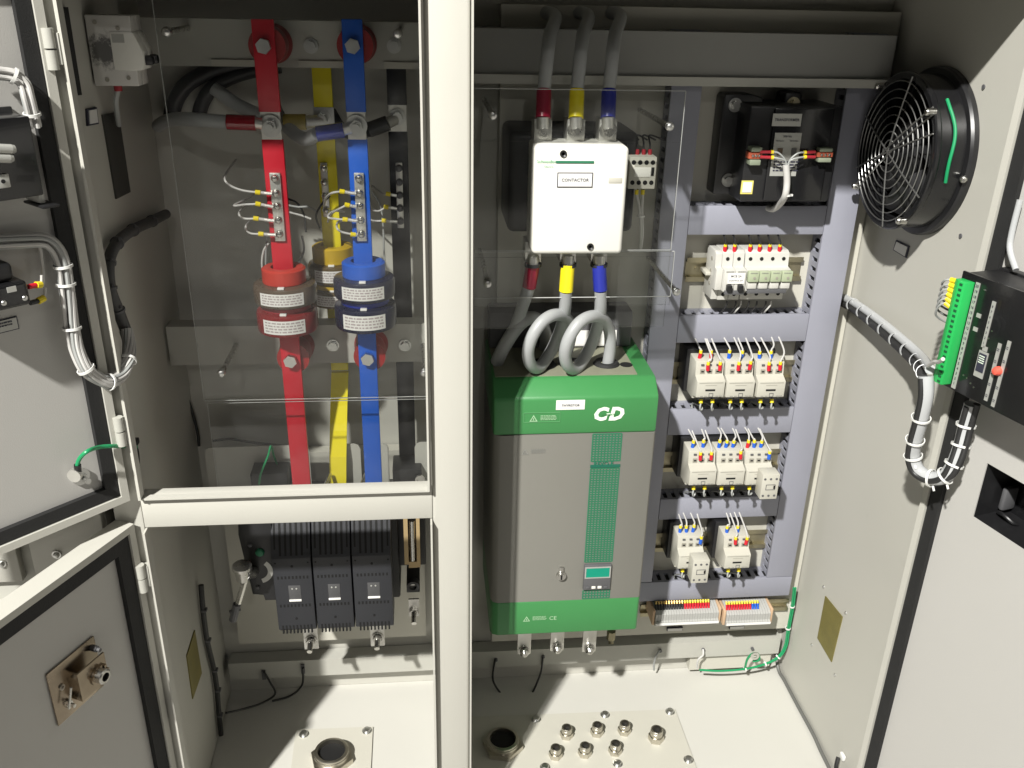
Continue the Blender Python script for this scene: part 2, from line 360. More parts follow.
# olive filters and slot grilles in the side walls
def quad(pts, X0, d, name, m, label, cat, par=None):
    vs = [PX(x, y, X0) for x, y in pts]; b = MB(); b.raw([v for v in vs]+[v+X*d for v in vs], [(0,1,2,3),(4,5,6,7),(0,1,5,4),(1,2,6,5),(2,3,7,6),(3,0,4,7)])
    return build(b, name, m, par) if par else one(b, name, m, label, cat)
def wallrect(X0, d, y0, y1, z0, z1, name, m, label, cat):
    return one(MB().box(X0, X0+d, y0, y1, z0, z1), name, m, label, cat)
quad(((826,596),(843,617),(832,662),(818,638)), XR, -.0015, 'filter_plate', OLIVE, 'olive brass mesh plate let into the right side wall', 'plate')
quad(((194,630),(201,673),(192,699),(186,656)), XL, .0015, 'filter_plate', OLIVE, 'dark olive mesh plate on the shaded left side wall', 'plate')
quad(((101,115),(117,112),(129,192),(115,199)), XL, .002, 'slot_grille', mat('dark_grille', (.045,.045,.04), .6), 'tall dark slot cover on the left side wall', 'slot cover')
quad(((57,7),(65,7),(79,95),(70,96)), XL, .003, 'seal_strip', GASK, 'black rubber strip at the top of the left side wall', 'rubber strip')
wn = quad(((85,109),(95,107),(97,124),(86,126)), XL, .002, 'wall_nameplate', INK, 'small pale label in a black border on the left side wall', 'label')
quad(((86.5,110.5),(93.8,109),(95.4,122.5),(87.5,124)), XL, .003, 'label_face', PAPER, None, None, wn)
wn = quad(((897,240),(910,246),(907,258),(894,250)), XR, -.0015, 'wall_nameplate', INK, 'small black bordered label on the right wall below the round fan', 'label')
quad(((898.2,241.8),(908.6,246.8),(906,256.2),(895.3,249.6)), XR, -.0025, 'label_face', PAPER, None, None, wn)
for vs in ('wall_nameplate',): pass
# ================================================================ trunking (slotted cable ducts)
DY0, DY1 = -.064, PY-.0005
def ductp(label, x0, x1, z0, z1, vert, ends=(1,1)):
    t = thing('cable_trunking', label, 'trunking', ((x0+x1)/2, PY, z0), 'grey slotted trunking')
    build(MB().box(x0, x1, DY0, DY0+.006, z0, z1, .0008), 'cover', DUCT, t)
    w = MB(); L = (z1-z0) if vert else (x1-x0); k = 0
    while k < L-.007:
        e = min(k+.0074, L)
        for sd in (0, 1):
            if vert:
                xa = x0+.001 if sd == 0 else x1-.003
                w.box(xa, xa+.002, DY0+.006, DY1-.008, z0+k, z0+e)
            else:
                za = z0+.001 if sd == 0 else z1-.003
                w.box(x0+k, x0+e, DY0+.006, DY1-.008, za, za+.002)
        k += .0136
    if vert: w.box(x0+.001, x1-.001, DY1-.008, DY1, z0, z1)
    else: w.box(x0, x1, DY1-.008, DY1, z0+.001, z1-.001)
    build(w, 'slotted_wall', DUCT, t)
    f = MB(); a = .0045
    if vert: f.box(x0+a, x1-a, DY0+.0065, DY1-.0085, z0+.001, z1-.001)
    else: f.box(x0+.0005, x1-.0005, DY0+.0065, DY1-.0085, z0+a, z1-a)
    build(f, 'shade_filling', mat('duct_shade', (.012,.012,.013), .7, var=.4, scale=300), t); return t  # black block paints the shade behind the slots, wires included
vlx0, vlx1 = P(660.5,210,DY0).x, P(689.7,210,DY0).x
vrx0, vrx1 = P(816,278,DY0).x, P(845.5,278,DY0).x
zE0, zE1 = P(715,598.5,DY0).z, P(715,580,DY0).z
ductp('left upright grey trunking rising beside the green controller', vlx0, vlx1, zE1+.001, 1.06, True)
ductp('right upright grey trunking nearest the fan', vrx0, vrx1, zE1+.001, 1.06, True)
for l, y0, y1 in (('horizontal grey trunking directly under the transformer', 206, 234.7), ('horizontal grey trunking directly under the row of circuit breakers', 315, 342), ('horizontal grey trunking under the upper row of three contactors', 408.3, 433.5), ('horizontal grey trunking under the middle row of contactors', 497, 517)):
    ductp(l, vlx1+.0006, vrx0-.0006, P(745,y1,DY0).z, P(745,y0,DY0).z, False)
ductp('lowest horizontal grey trunking just above the terminal blocks', vlx0-.01, vrx1, zE0, zE1, False)
# din rails
def din(label, x0, x1, yc, hh=.0175):
    z = P((x0+x1)/2, yc, PY).z; a, b = P(x0,yc,PY).x, P(x1,yc,PY).x; m = MB()
    m.box(a, b, PY-.0075, PY-.0065, z-hh, z-hh+.007); m.box(a, b, PY-.0075, PY-.0065, z+hh-.007, z+hh); m.box(a, b, PY-.0015, PY-.0005, z-hh+.006, z+hh-.006)
    m.box(a, b, PY-.0065, PY-.0015, z-hh+.006, z-hh+.007); m.box(a, b, PY-.0065, PY-.0015, z+hh-.007, z+hh-.006)
    q = V((a+.016, PY-.0015, z)); m.cyl(q, q-Yv*.002, .003, 12)
    return one(m, 'din_rail', DINM, label, 'rail', 'short steel device rails'), z
din('zinc device rail carrying the circuit breakers', 685, 800, 268)
din('zinc device rail behind the upper row of contactors', 671, 796, 370)
din('zinc device rail behind the middle row of contactors', 662, 790, 458)
din('zinc device rail behind the lowest pair of contactors', 654, 780, 538)
din('zinc rail carrying the terminal blocks', 640, 786, 605, .012)
# ================================================================ busbars, insulators, current transformers
BYF, BYR = -.135, -.05
def busbar(col, m, px0, py0, px1, py1, w, Yc, pts):
    a, b = P(px0,py0,Yc), P(px1,py1,Yc)
    t = thing('busbar', f'{col} sleeved vertical busbar' + pts[0], 'busbar', (b.x, Yc, b.z), 'vertical busbars')
    x = (a.x+b.x)/2 if pts[1] is None else pts[1]
    if pts[3]: 
        gz1, gz0 = pts[3]                   # bare gap where a lug is bolted on
        build(MB().box(x-w/2, x+w/2, Yc-.003, Yc+.003, gz1, a.z, .001), 'sleeve', m, t); build(MB().box(x-w/2, x+w/2, Yc-.003, Yc+.003, b.z, gz0, .001), 'sleeve', m, t)
        build(MB().box(x-w/2+.001, x+w/2-.001, Yc-.0025, Yc+.0025, gz0-.003, gz1+.003), 'bare_copper', SILV, t)
    else: build(MB().box(x-w/2, x+w/2, Yc-.003, Yc+.003, b.z, a.z, .001), 'sleeve', m, t)
    return t, x
def gz(px, y0, y1, Yc): return P(px,y0,Yc).z, P(px,y1,Yc).z
tR, xR = busbar('red', RED, 262, 19, 303, 495, .0245, BYF, (' in front of the rails', None, 0, gz(271,112,139,BYF)))
tB, xB = busbar('blue', BLU, 351, 19, 375, 495, .0230, BYF, (' in front of the rails', None, 0, gz(358,112,139,BYF)))
tY, xY = busbar('yellow', YEL, 322, 60, 330, 370, .0235, BYR, (' behind the rails', P(331,225,BYR).x, 0, None))
tK, xK = busbar('black', BLKB, 398, 60, 407, 495, .0240, BYR, (' at the right, behind the rails', None, 0, gz(399,105,131,BYR)))
yb = MB(); p0 = P(338,372,BYR); pts = [(xY, BYR, P(340,372,BYR).z), (P(339.5,388,-.056).x, -.056, P(339,388,-.056).z), (P(339,405,-.064).x, -.064, P(339,405,-.064).z), (P(338.5,430,-.078).x, -.078, P(338.5,430,-.078).z), (P(338,456,-.088).x, -.088, P(338,456,-.088).z), (P(338,497,-.092).x, -.092, P(338,497,-.092).z)]
for a, b in zip(pts, pts[1:]):
    yb.raw([(a[0]-.0118,a[1]-.003,a[2]),(a[0]+.0118,a[1]-.003,a[2]),(a[0]+.0118,a[1]+.003,a[2]),(a[0]-.0118,a[1]+.003,a[2]),(b[0]-.0118,b[1]-.003,b[2]),(b[0]+.0118,b[1]-.003,b[2]),(b[0]+.0118,b[1]+.003,b[2]),(b[0]-.0118,b[1]+.003,b[2])],[(0,1,2,3),(4,5,6,7),(0,1,5,4),(1,2,6,5),(2,3,7,6),(3,0,4,7)])
build(yb, 'bent_sleeve', YEL, tY)
for px, py, x, t in ((262,46,xR,tR),(353,46,xB,tB),(290.5,359.5,xR,tR),(370,357.5,xB,tB)):
    p = P(px,py,BYF-.003); p.x = x; build(hexbolt(MB(), p, -Yv, .0085, .009, False), 'bolt', ZINC, t)
for px, py, t in ((271,126,tR),(359,126,tB)):
    p = P(px,py,BYF-.0045); p.x = t is tR and xR or xB; b = MB(); b.cyl(p, p-Yv*.002, .0125, 24); hexbolt(b, p-Yv*.002, -Yv, .0078, .008, False); b.cyl(p, p-Yv*.015, .0042, 12); build(b, 'bolt', ZINC, t)
p = P(398,117,BYR-.005); p.x = xK; b = MB(); b.cyl(p, p-Yv*.002, .010, 20); hexbolt(b, p-Yv*.002, -Yv, .007, .008, False); build(b, 'bolt', ZINC, tK)
p = P(322,119,BYR-.004); b = MB(); b.box(xY-.0125, xY+.0125, BYR-.0045, BYR-.0032, p.z-.016, p.z+.014); b.cyl(p, p-Yv*.002, .012, 20); hexbolt(b, p-Yv*.002, -Yv, .0075, .012, False); build(b, 'bolt', ZINC, tY)
def insul(px, py, x, lab):
    z = P(px,py,BYF).z; b = MB(); b.lathe([(.0225,0),(.0225,.004),(.019,.012),(.021,.022),(.019,.032),(.0205,.044),(.0205,.0465)], (x+.002, RY-.0002, z), -Yv, 36)
    one(b, 'standoff_insulator', REDI, lab, 'insulator', 'red round busbar insulators')
insul(262,46,xR,'red round insulator behind the top of the red busbar'); insul(353,46,xB,'red round insulator behind the top of the blue busbar')
insul(290.5,359.5,xR,'red round insulator behind the red busbar under its current transformers'); insul(370,357.5,xB,'red round insulator behind the blue busbar under its current transformers')
for px, py, w_ in ((333,345,'the lower rail between the red and blue busbars'),(405,345,'the lower rail right of the blue busbar'),(311,46,'the top rail between the red and blue busbars'),(394,46,'the top rail right of the blue busbar')):
    p = P(px,py,RY-.0002); b = MB(); b.cyl(p, p-Yv*.002, .0085, 20); b.cyl(p-Yv*.002, p-Yv*.007, .0062, 6); one(b, 'rail_bolt', ZINC, 'grey hexagon bolt on '+w_, 'bolt', 'hexagon bolts on the left rails')
# terminal strips on the bars
def strip(x, Yc, ys, px, w, t):
    zt, zb = P(px,ys[0]-6,Yc).z, P(px,ys[-1]+6,Yc).z; build(MB().box(x-w/2, x+w/2, Yc-.0065, Yc-.0032, zb, zt, .0006), 'terminal_strip', SILV, t); out = []
    for y in ys:
        z = P(px,y,Yc-.0065).z; q = V((x, Yc-.0065, z)); s = MB(); s.cyl(q, q-Yv*.0015, .0048, 14); screw(s, q-Yv*.0015, -Yv, .0042, .004); build(s, 'terminal_screw', DGREY if t is tK else STEEL, t); out.append(z)
    return out
zR = strip(xR, BYF, (178,193,206,220,234), 277, .0125, tR); zB = strip(xB, BYF, (178,193,206,220,234), 361, .0115, tB)
zK = strip(xK, BYR, (168,182,195,208,221), 401, .0085, tK); zY = strip(xY-.004, BYR, (168,182,196,210), 326, .0085, tY)
# current transformers
def ct(lab, x, Yc, px, ys, r, m, core=None):       # ys: top / bottom of the potted ring
    zt, zb = P(px,ys[0],Yc-r*.2).z, P(px,ys[1],Yc-r*.2).z
    t = thing('current_transformer', lab, 'current transformer', (x, Yc, zb), 'ring current transformers'); h = zt-zb; c = .0045; ri = .017
    build(MB().lathe([(ri,0),(r-c,0),(r-c*.3,c*.3),(r,c),(r,h-c),(r-c*.3,h-c*.3),(r-c,h),(ri,h)], (x,Yc,zb), Z, 48, True), 'ring', m, t)
    if core: build(MB().lathe([(.0155,h-.002),(core[1]-.002,h-.002),(core[1],h+.001),(core[1],h+core[2]-.002),(core[1]-.003,h+core[2]),(.0155,h+core[2])], (x,Yc,zb), Z, 40, True), 'core_collar', core[0], t)
    lb = MB(); vs = []; fs = []; n = 14; a0, a1 = -math.pi/2-.72, -math.pi/2+.72; hh = .30*h
    zc = zb+h*.5
    for i in range(n+1):
        w = a0+(a1-a0)*i/n
        for q in (zc-hh, zc+hh): vs.append((x+(r+.0006)*math.cos(w), Yc+(r+.0006)*math.sin(w), q))
    fs = [(2*i,2*i+2,2*i+3,2*i+1) for i in range(n)]; lb.raw(vs, fs); L_ = build(lb, 'label', PAPER, t)
    ik = MB()
    for row in range(4):
        w = a0+.08
        while w < a1-.12:
            d = random.uniform(.05,.17); zz = zc+hh*(.66-row*.42); q = []
            for ww in (w, min(w+d, a1-.06)):
                for z_ in (zz-hh*.1, zz+hh*.1): q.append((x+(r+.0009)*math.cos(ww), Yc+(r+.0009)*math.sin(ww), z_))
            ik.raw(q, [(0,2,3,1)]); w += d+.035
    build(ik, 'fine_print', mat('pale_print', (.42,.36,.36), .5), L_)
    b = MB(); b.box(x-.004, x+.004, Yc-r+.003, Yc-r+.009, zb+h-.0005, zb+h+.002, .0006); build(b, 'clip', PAPER, t)
    return t
ct('upper current transformer on the red busbar, brown ring with coral collar', xR, BYF, 284, (283,303), .0385, RING_R, (REDD,.0265,.019))
ct('lower current transformer on the red busbar, dark red ring', xR, BYF, 285, (309,331), .0375, RING_RR, (DRED,.030,.008))
ct('upper current transformer on the blue busbar, dark ring with bright blue collar', xB, BYF, 366, (277,297.5), .038, RING_B, (BLU,.0265,.019))
ct('lower current transformer on the blue busbar, near black navy ring', xB, BYF, 368, (303.5,327), .0385, RING_B, (BLUD,.030,.008))
ct('upper current transformer on the yellow busbar, amber ring with ochre collar', xY, BYR, 332, (262,281), .033, RING_Y, (YELD,.0265,.022))
ct('lower current transformer on the yellow busbar, amber ring', xY, BYR, 333, (287,304), .033, RING_Y, (YELD,.028,.008))
# sensing wires
def sense(lab, bar, x, z, Yc, px, py, extra):
    p0 = V((x-.004, Yc-.011, z)); c0 = P(px, py, Yc-.012); t = thing('sensing_wire', lab, 'wire', tuple(c0), 'white sensing wires bolted to the busbars')
    d = (c0-p0); build(MB().tube([p0, p0+d*.55], .0022, 8, smooth=False), 'lug_barrel', SILV, t); build(MB().tube([p0+d*.5, p0+d*.92], .0019, 8, smooth=False), 'wire_sleeve', WIRW, t)
    b = MB(); b.cyl(c0-d.normalized()*.003, c0+d.normalized()*.003, .0028, 10); build(b, 'ferrule', FERY, t)
    build(MB().tube([c0]+extra, .0013, 8), 'wire', WIRW, t)
W = lambda l, Yc: [P(*q[:2], Yc if len(q) < 3 else q[2]) for q in l]
o4 = ('top', 'second', 'third', 'bottom')
LR = [((257.8,192.4), [(243,190.5),(231,186),(225,180),(227,172,-.11),(236,160,-.05)]), ((258,204), [(246,204.5),(234,205.5),(247,199,-.10),(258,192,-.06)]), ((256,218.5), [(244,218.5),(239,214),(243,208,-.10),(252,203,-.06)]), ((261,234), [(251,233.5),(246.5,230),(246,226),(250,221,-.09)])]
for i, (c, e) in enumerate(LR): sense(f'white wire with yellow ferrule curling left from the red busbar strip, {o4[i]} of four', 'red', xR, zR[i+1], BYF, *c, W(e, -.147))
LB = [((342,191.5), [(332,193),(326,198,-.12),(324,206,-.08)]), ((347,205), [(340,208.5),(331,214,-.12),(328,222,-.08)]), ((345,219.5), [(336,219),(328,217),(334,211,-.12),(344,212,-.08)]), ((353,234.5), [(342,232),(337,228),(338,222,-.12),(345,221,-.09)])]
for i, (c, e) in enumerate(LB): sense(f'white wire with yellow ferrule curling left from the blue busbar strip, {o4[i]} of four', 'blue', xB, zB[i+1], BYF, *c, W(e, -.147))
LK = [((388,194), [(383,194),(378,190,-.04),(372,186,-.02)]), ((386,207), [(379,211),(372,210,-.04),(366,208,-.03)]), ((384,220.7), [(377,221),(371,220,-.04),(364,214,-.03)])]
for i, (c, e) in enumerate(LK): sense(f'white wire crossing from the black busbar strip to the left, {("top","middle","lowest")[i]} of three', 'black', xK, zK[i+2], BYR, *c, W(e, -.062))
for k, (l, m, yy, lab) in enumerate((([(269,243),(264,250),(262,262),(263,275)], WIRW, -.11, 'white wire hanging beside the red current transformer, outer one'), ([(267,236),(266,252),(266,264),(268,276)], WIRG, -.10, 'grey wire hanging beside the red current transformer, inner one'), ([(287,205),(298,207),(308,207),(318,212)], WIRG, -.06, 'grey wire crossing behind the red busbar towards the yellow one'), ([(288,212),(300,215),(311,219)], WIRW, -.05, 'short white wire end pointing at the yellow busbar'), ([(302,236),(304,250),(299,262),(294,272)], WIRG, -.08, 'grey wire dropping between the red and yellow current transformers'), ([(330,196),(322,204),(316,216),(320,228)], WIRB, -.07, 'dark wire looping in front of the yellow busbar'), ([(370,190),(380,205),(383,225),(384,250),(385,268)], WIRG, -.05, 'thin grey wire hanging between the blue and black busbars'), ([(288,199),(297,203),(304,215),(306,232)], WIRB, -.05, 'dark wire looping behind the red busbar strip'))):
    one(MB().tube(W(l, yy), .0014, 8), 'loose_wire', m, lab, 'wire', 'loose wires among the busbars')
# power cables with coloured sleeves at the upper lugs
def pcable(lab, m, s, c, r, cm=CABG, lug=None, name='power_cable'):
    t = thing(name, lab, 'cable', tuple(s[0]), 'power cables with coloured end sleeves')
    build(MB().tube(s, r*1.12, 16), 'end_sleeve', m, t); build(MB().tube(c, r, 16), 'conductor', cm, t)
    if lug: lug(t)
    return t
def flat_lug(p, q, r):     # barrel from sleeve to flat palm
    def f(t): b = MB(); b.tube([p, q], r, 12, smooth=False); build(b, 'lug', SILV, t)
    return f
SR = mat('red_shrink', (.26,.012,.02), .12, coat=.5); SY = mat('ochre_shrink', (.42,.33,.08), .3); SB = mat('blue_shrink', (.02,.03,.22), .15, coat=.4); SK = mat('black_shrink', (.03,.03,.03), .35)
pcable('grey cable in a glossy red sleeve running left from the red busbar', SR, W([(256,123),(227,122)], -.145), W([(227,122),(200,120,-.14),(180,119,-.11),(166,121,-.06),(158,126,-.03)], -.145), .0078, lug=flat_lug(P(261.5,124,-.143), P(254,123,-.145), .0068))
pcable('cable in a pale yellow sleeve behind the red busbar', SY, W([(306,122),(284,122)], -.07), W([(284,122),(262,116,-.055),(236,104,-.03),(214,88,-.02)], -.07), .0085, lug=flat_lug(P(322,121,-.062), P(305,122,-.07), .0075))
pcable('pale cable in a dark blue sleeve slanting left from the blue busbar', SB, W([(344,130),(317,134)], -.145), W([(317,134),(306,139,-.13),(294,133,-.09),(280,118,-.05),(270,95,-.02)], -.145), .0080, lug=flat_lug(P(350.5,128,-.143), P(343,130,-.145), .0066))
pcable('black sleeved cable slanting left from the black busbar', SK, W([(388,123),(369,130)], -.066), W([(369,130),(355,133,-.05),(340,128,-.025),(330,112,-.015)], -.066), .0085, CABD, lug=flat_lug(P(396,119,-.06), P(387,123.5,-.066), .007))
one(MB().tube(W([(268,62),(220,68),(190,82),(176,100),(170,122)], -.012), .010, 12), 'dark_cable_and_shadow', CABD, 'outer cable shadow shaped as a dark tube arching behind the top left of the busbars', 'cable', 'cable shadows shaped as tubes at the back wall')  # this tube and the next stand in for shadows on the back wall
one(MB().tube(W([(280,66),(240,74),(213,88),(202,104),(198,122)], -.014), .009, 12), 'dark_cable_and_shadow', CABD, 'inner cable shadow shaped as a dark tube arching behind the top left of the busbars', 'cable', 'cable shadows shaped as tubes at the back wall')
# clear shields on standoffs
def pane(lab, x0, x1, z0, z1, y, th=.003):
    t = thing('clear_shield', lab, 'clear shield', ((x0+x1)/2, y, z0), 'clear plastic safety shields')
    build(MB().box(x0, x1, y-th/2, y+th/2, z0, z1), 'sheet', CLEAR, t)
    e = MB(); e.box(x0-.0006, x0-.0001, y-th*.3, y+th*.3, z0, z1); e.box(x1+.0001, x1+.0006, y-th*.3, y+th*.3, z0, z1); e.box(x0, x1, y-th*.3, y+th*.3, z0-.0006, z0-.0001); e.box(x0, x1, y-th*.3, y+th*.3, z1+.0001, z1+.0006)
    build(e, 'sheet_edge', EDGE, t); return t
SY_ = -.176; sx0 = P(190,288,SY_).x
pane('upper clear shield in front of the busbars', sx0, .0225, P(330,398,SY_).z, 1.098, SY_)
pane('lower clear shield across the feet of the busbars', sx0+.002, .0225, P(330,497,SY_+.004).z, P(330,401,SY_+.004).z, SY_+.0045)
def standoff(lab, px0, py0, Y0, Y1):
    p = P(px0,py0,Y0); q = V((p.x, Y1, p.z)); t = thing('shield_standoff', lab, 'standoff', tuple(p), 'thin standoffs carrying the clear shields')
    build(MB().cyl(p, q, .0032, 12), 'rod', STEEL, t); build(screw(MB(), q-Yv*.0008, -Yv, .0052, .006), 'cap_nut', ZINC, t)
standoff('thin steel standoff on the lower rail left of the red busbar', 236, 345, RY, SY_-.002)
standoff('thin steel standoff on the lower rail close to the pillar', 424, 345, RY, SY_-.002)
standoff('thin steel standoff at the top left corner of the busbar shield', 188, 28, RY, SY_-.002)
standoff('thin steel standoff on the top rail right of the blue busbar', 400, 30, RY, SY_-.002)
# black things at the foot of the busbars
b = MB(); r_ = rect(252,470,289,490,-.10); b.box(r_[0], r_[1], -.11, -.06, r_[2], r_[3], .002); one(b, 'clamp_block', BLK, 'black clamp block at the foot of the red busbar', 'clamp', 'black clamp blocks')
b = MB(); r_ = rect(393,466,422,490,-.085); b.box(r_[0], r_[1], -.095, -.05, r_[2], r_[3], .002); one(b, 'clamp_block', BLK, 'black clamp block at the foot of the black busbar', 'clamp', 'black clamp blocks')
p = P(420,479,-.099); b = MB(); b.lathe([(.007,0),(.007,.003),(.0045,.003),(.0045,.001)], p, -Yv, 20); one(b, 'washer', STEEL, 'steel washer beside the foot of the black busbar', 'washer')
one(MB().tube(W([(259,484,-.13),(261,473,-.13),(268,456,-.125),(271,446,-.12),(274,456,-.09),(279,470,-.08)], -.12), .0015, 8), 'earth_wire', WIRGR, 'thin green wire looping above the black clamp block', 'wire')
for px, w_ in ((324,'between the red and yellow busbars'),(360,'between the yellow and blue busbars')):
    p = P(px,489,-.13); q = P(px+6,474,-.10); b = MB(); b.cyl(p, q, .0028, 12); one(b, 'stud_bolt', STEEL, 'slim steel stud at the window edge '+w_, 'stud', 'slim steel studs')
# ================================================================ switch disconnector
DYF = -.175
dz0, dz1 = P(331,631,DYF).z, P(331,512,-.15).z
dis = thing('switch_disconnector', 'charcoal three pole switch disconnector under the busbars', 'switch', (P(331,600,-.1).x, -.1, dz0))
bx0, bx1 = P(272,570,DYF).x-.002, P(398,570,DYF).x
build(MB().box(bx0, bx1, -.125, -.0245, dz0+.015, P(331,506,-.10).z, .003), 'body', BLK, dis)
for a, b_ in ((272.5,311.5),(313,351),(352.5,391.5)):
    x0, x1 = P(a,570,DYF).x, P(b_,570,DYF).x; zt, zk, zb = dz1, P(331,557,DYF).z, dz0
    c = build(MB().prism([(-.125,zb+.006),(DYF+.006,zb),(DYF,zb+.006),(DYF,zk),(DYF+.004,zk+.006),(DYF+.022,zt),(-.125,zt)], 'x', x0, x1, .0015), 'fuse_cover', CHAR, dis)
    sl = MB(); cs = MB(); ms = MB(); w = x1-x0
    for k in range(7):
        xx = x0+w*(.08+.14*k); lo = zk-.004 if k in (0,6) else zk+.003
        n = max(.004, zt-(zk+.006)); yy = lambda z: DYF+.004+.018*max(0,(z-zk-.006))/n - .0004
        sl.raw([(xx-.0014,yy(lo)-.0016,lo),(xx+.0014,yy(lo)-.0016,lo),(xx+.0014,yy(zt-.004)-.0004,zt-.004),(xx-.0014,yy(zt-.004)-.0004,zt-.004)],[(0,1,2,3)]) if k in (1,2,3,4,5) else sl.raw([(xx-.0012,DYF-.0006,lo-.004),(xx+.0012,DYF-.0006,lo-.004),(xx+.0012,yy(zt-.006)-.0004,zt-.006),(xx-.0012,yy(zt-.006)-.0004,zt-.006)],[(0,1,2,3)])
    zm = [P(331,y,DYF).z for y in (576,604,613,628)]
    for k in range(9):
        xx = x0+w*(.12+.095*k)
        for q in (zm[0], zm[1]): ms.box(xx-.0012, xx+.0012, DYF-.0004, DYF+.001, q-.0022, q+.0022)
        cs.box(xx-.0011, xx+.0011, DYF-.0005, DYF+.003, zb-.001, zb+.013)
    ms.cyl((x0+w/2,DYF-.0006,P(331,565,DYF).z), (x0+w/2,DYF+.001,P(331,565,DYF).z), .0018, 8)
    ms.cyl((x0+w/2,DYF-.0006,P(331,617,DYF).z), (x0+w/2,DYF+.001,P(331,617,DYF).z), .0018, 8)
    build(sl, 'vent_slots', SLOT, c); build(cs, 'comb_slots', SLOT, c); build(ms, 'marking_slots', SLOT, c)
    zw0, zw1 = P(331,598.5,DYF).z, P(331,584,DYF).z
    wi = MB(); wi.box(x0+w*.36, x0+w*.68, DYF-.0007, DYF+.001, zw0, zw1, .0004); wn = build(wi, 'window', mat('smoked_window', (.07,.07,.072), .12), c)
    build(MB().box(x0+w*.36, x0+w*.68, DYF-.002, DYF-.0004, zw0-.0015, zw0+.0015, .0004), 'window_tab', PAPER, c)
    dd = MB()
    for q in (.46,.57): dd.cyl((x0+w*q,DYF-.0012,zw1-.005), (x0+w*q,DYF,zw1-.005), .0012, 8)
    build(dd, 'test_hole', PAPG, c)
MYF = -.16
r_ = rect(240,527,273,598,MYF); b = MB()
b.prism([(r_[0]+.004,r_[3]+.012),(r_[1]+.003,r_[3]+.012),(r_[1]+.003,r_[2]-.005),(r_[0]+.028,r_[2]-.005),(r_[0]+.028,r_[2]+.006),(r_[0]+.012,r_[2]+.006),(r_[0]+.002,r_[3]-.012)], 'y', MYF, -.05, .0012); mech = build(b, 'mechanism', BLK, dis)
c0 = P(258,571,MYF); sc_ = MB(); vs = []; fs = []
for i in range(13):
    w = math.radians(-75+125*i/12)
    for rr in (.0135,.0205): vs.append((c0.x+rr*math.cos(w), MYF-.0007, c0.z+rr*math.sin(w)))
sc_.raw(vs, [(2*i,2*i+1,2*i+3,2*i+2) for i in range(12)]); build(sc_, 'position_scale', PAPG, mech)
p = P(260,552,MYF); build(screw(MB(), p, -Yv, .0062, .005), 'green_knob', GRNT, mech)
for px, py in ((250,545),(258,587),(254,570)): p = P(px,py,MYF); build(screw(MB(), p, -Yv, .0030, .003), 'screw', DGREY, mech)
h0, h1 = P(253,572,MYF), P(244,574,MYF-.035)
hb = MB(); hb.cyl(h0, h1, .0085, 24); a = P(233.5,567.5,-.20); b_ = P(251,568,-.185)
hb.lathe([(.002,0),(.0125,0),(.0130,.0015),(.0130,.0045),(.0100,.006),(.0085,.024),(.0055,.026),(.002,.026)], P(242,565.5,-.195), V((-.05,.1,-1)), 28); sh = build(hb, 'handle_socket', STEEL, dis)
hb = MB(); hb.cyl(P(245,580,-.19), P(235.5,612,-.185), .0040, 6); build(hb, 'handle_shaft', STEEL, dis)
hb = MB(); hb.cyl(P(237,604,-.187), P(233,620,-.186), .0055, 10); hb.cyl(P(230,612,-.187), P(240,609,-.187), .0028, 8); build(hb, 'shaft_coupling', DGREY, dis)
for px, py in ((311,640),(377.5,637)):
    p = P(px,py,-.12); b = MB(); b.box(p.x-.0105, p.x+.0105, -.12, -.117, p.z-.017, p.z+.03); b_ = build(b, 'terminal_tab', SILV, dis)
    b = MB(); b.cyl(p, p-Yv*.002, .009, 18); hexbolt(b, p-Yv*.002, -Yv, .0068, .006, False); b.cyl(p-Yv*.006, p-Yv*.022-Z*.004, .004, 12); build(b, 'terminal_bolt', STEEL, b_)
# neutral link
nl = thing('neutral_link', 'brass faced neutral link in a black holder beside the disconnector', 'neutral link', (P(411,560,-.12).x, -.05, P(411,567,-.12).z))
r_ = rect(404,519,420,567,-.13); m_ = MB(); m_.box(r_[0]-.013, r_[1]+.008, -.118, -.0245, r_[2]-.006, r_[3]+.02, .002); build(m_, 'holder', BLK, nl)
m_ = MB(); w = r_[1]-r_[0]; m_.box(r_[0], r_[0]+w*.26, -.132, -.1185, r_[2]+.006, r_[3]+.018); m_.box(r_[0]+w*.78, r_[1], -.132, -.1185, r_[2]+.0005, r_[3]+.018); m_.box(r_[0]+w*.26, r_[0]+w*.78, -.132, -.1185, r_[2], r_[2]+.010); m_.box(r_[0]+w*.26, r_[0]+w*.78, -.131, -.1185, r_[3]+.004, r_[3]+.018); build(m_, 'brass_blade', mat('pale_brass', (.42,.31,.16), .5, .3), nl)
m_ = MB(); m_.cyl((r_[0]+w*.52,-.127,r_[2]+.008), (r_[0]+w*.52,-.127,r_[3]-.004), w*.2, 14); build(m_, 'link_bar', STEEL, nl)
p = P(413,584,-.10); m_ = MB(); m_.box(p.x-.010, p.x+.010, -.10, -.03, p.z-.016, p.z-.004, .0015); m_.lathe([(.0055,0),(.0095,0),(.0095,.012),(.0055,.012)], p+Z*.003, -Yv, 24, True); build(m_, 'cable_clamp', BLK, nl)
m_ = MB(); m_.cyl(p+Z*.003-Yv*.002, p+Z*.003-Yv*.006, .006, 14); build(m_, 'clamp_screw', STEEL, nl)
p = P(414,612,-.10); m_ = MB(); m_.box(p.x-.008, p.x+.008, -.098, -.095, p.z-.01, p.z+.022); m_.cyl(p-Yv*-.002, p-Yv*.004, .0075, 6); m_.cyl(p-Yv*.004, p-Yv*.02-Z*.006, .004, 10); build(m_, 'terminal_bolt', STEEL, nl)
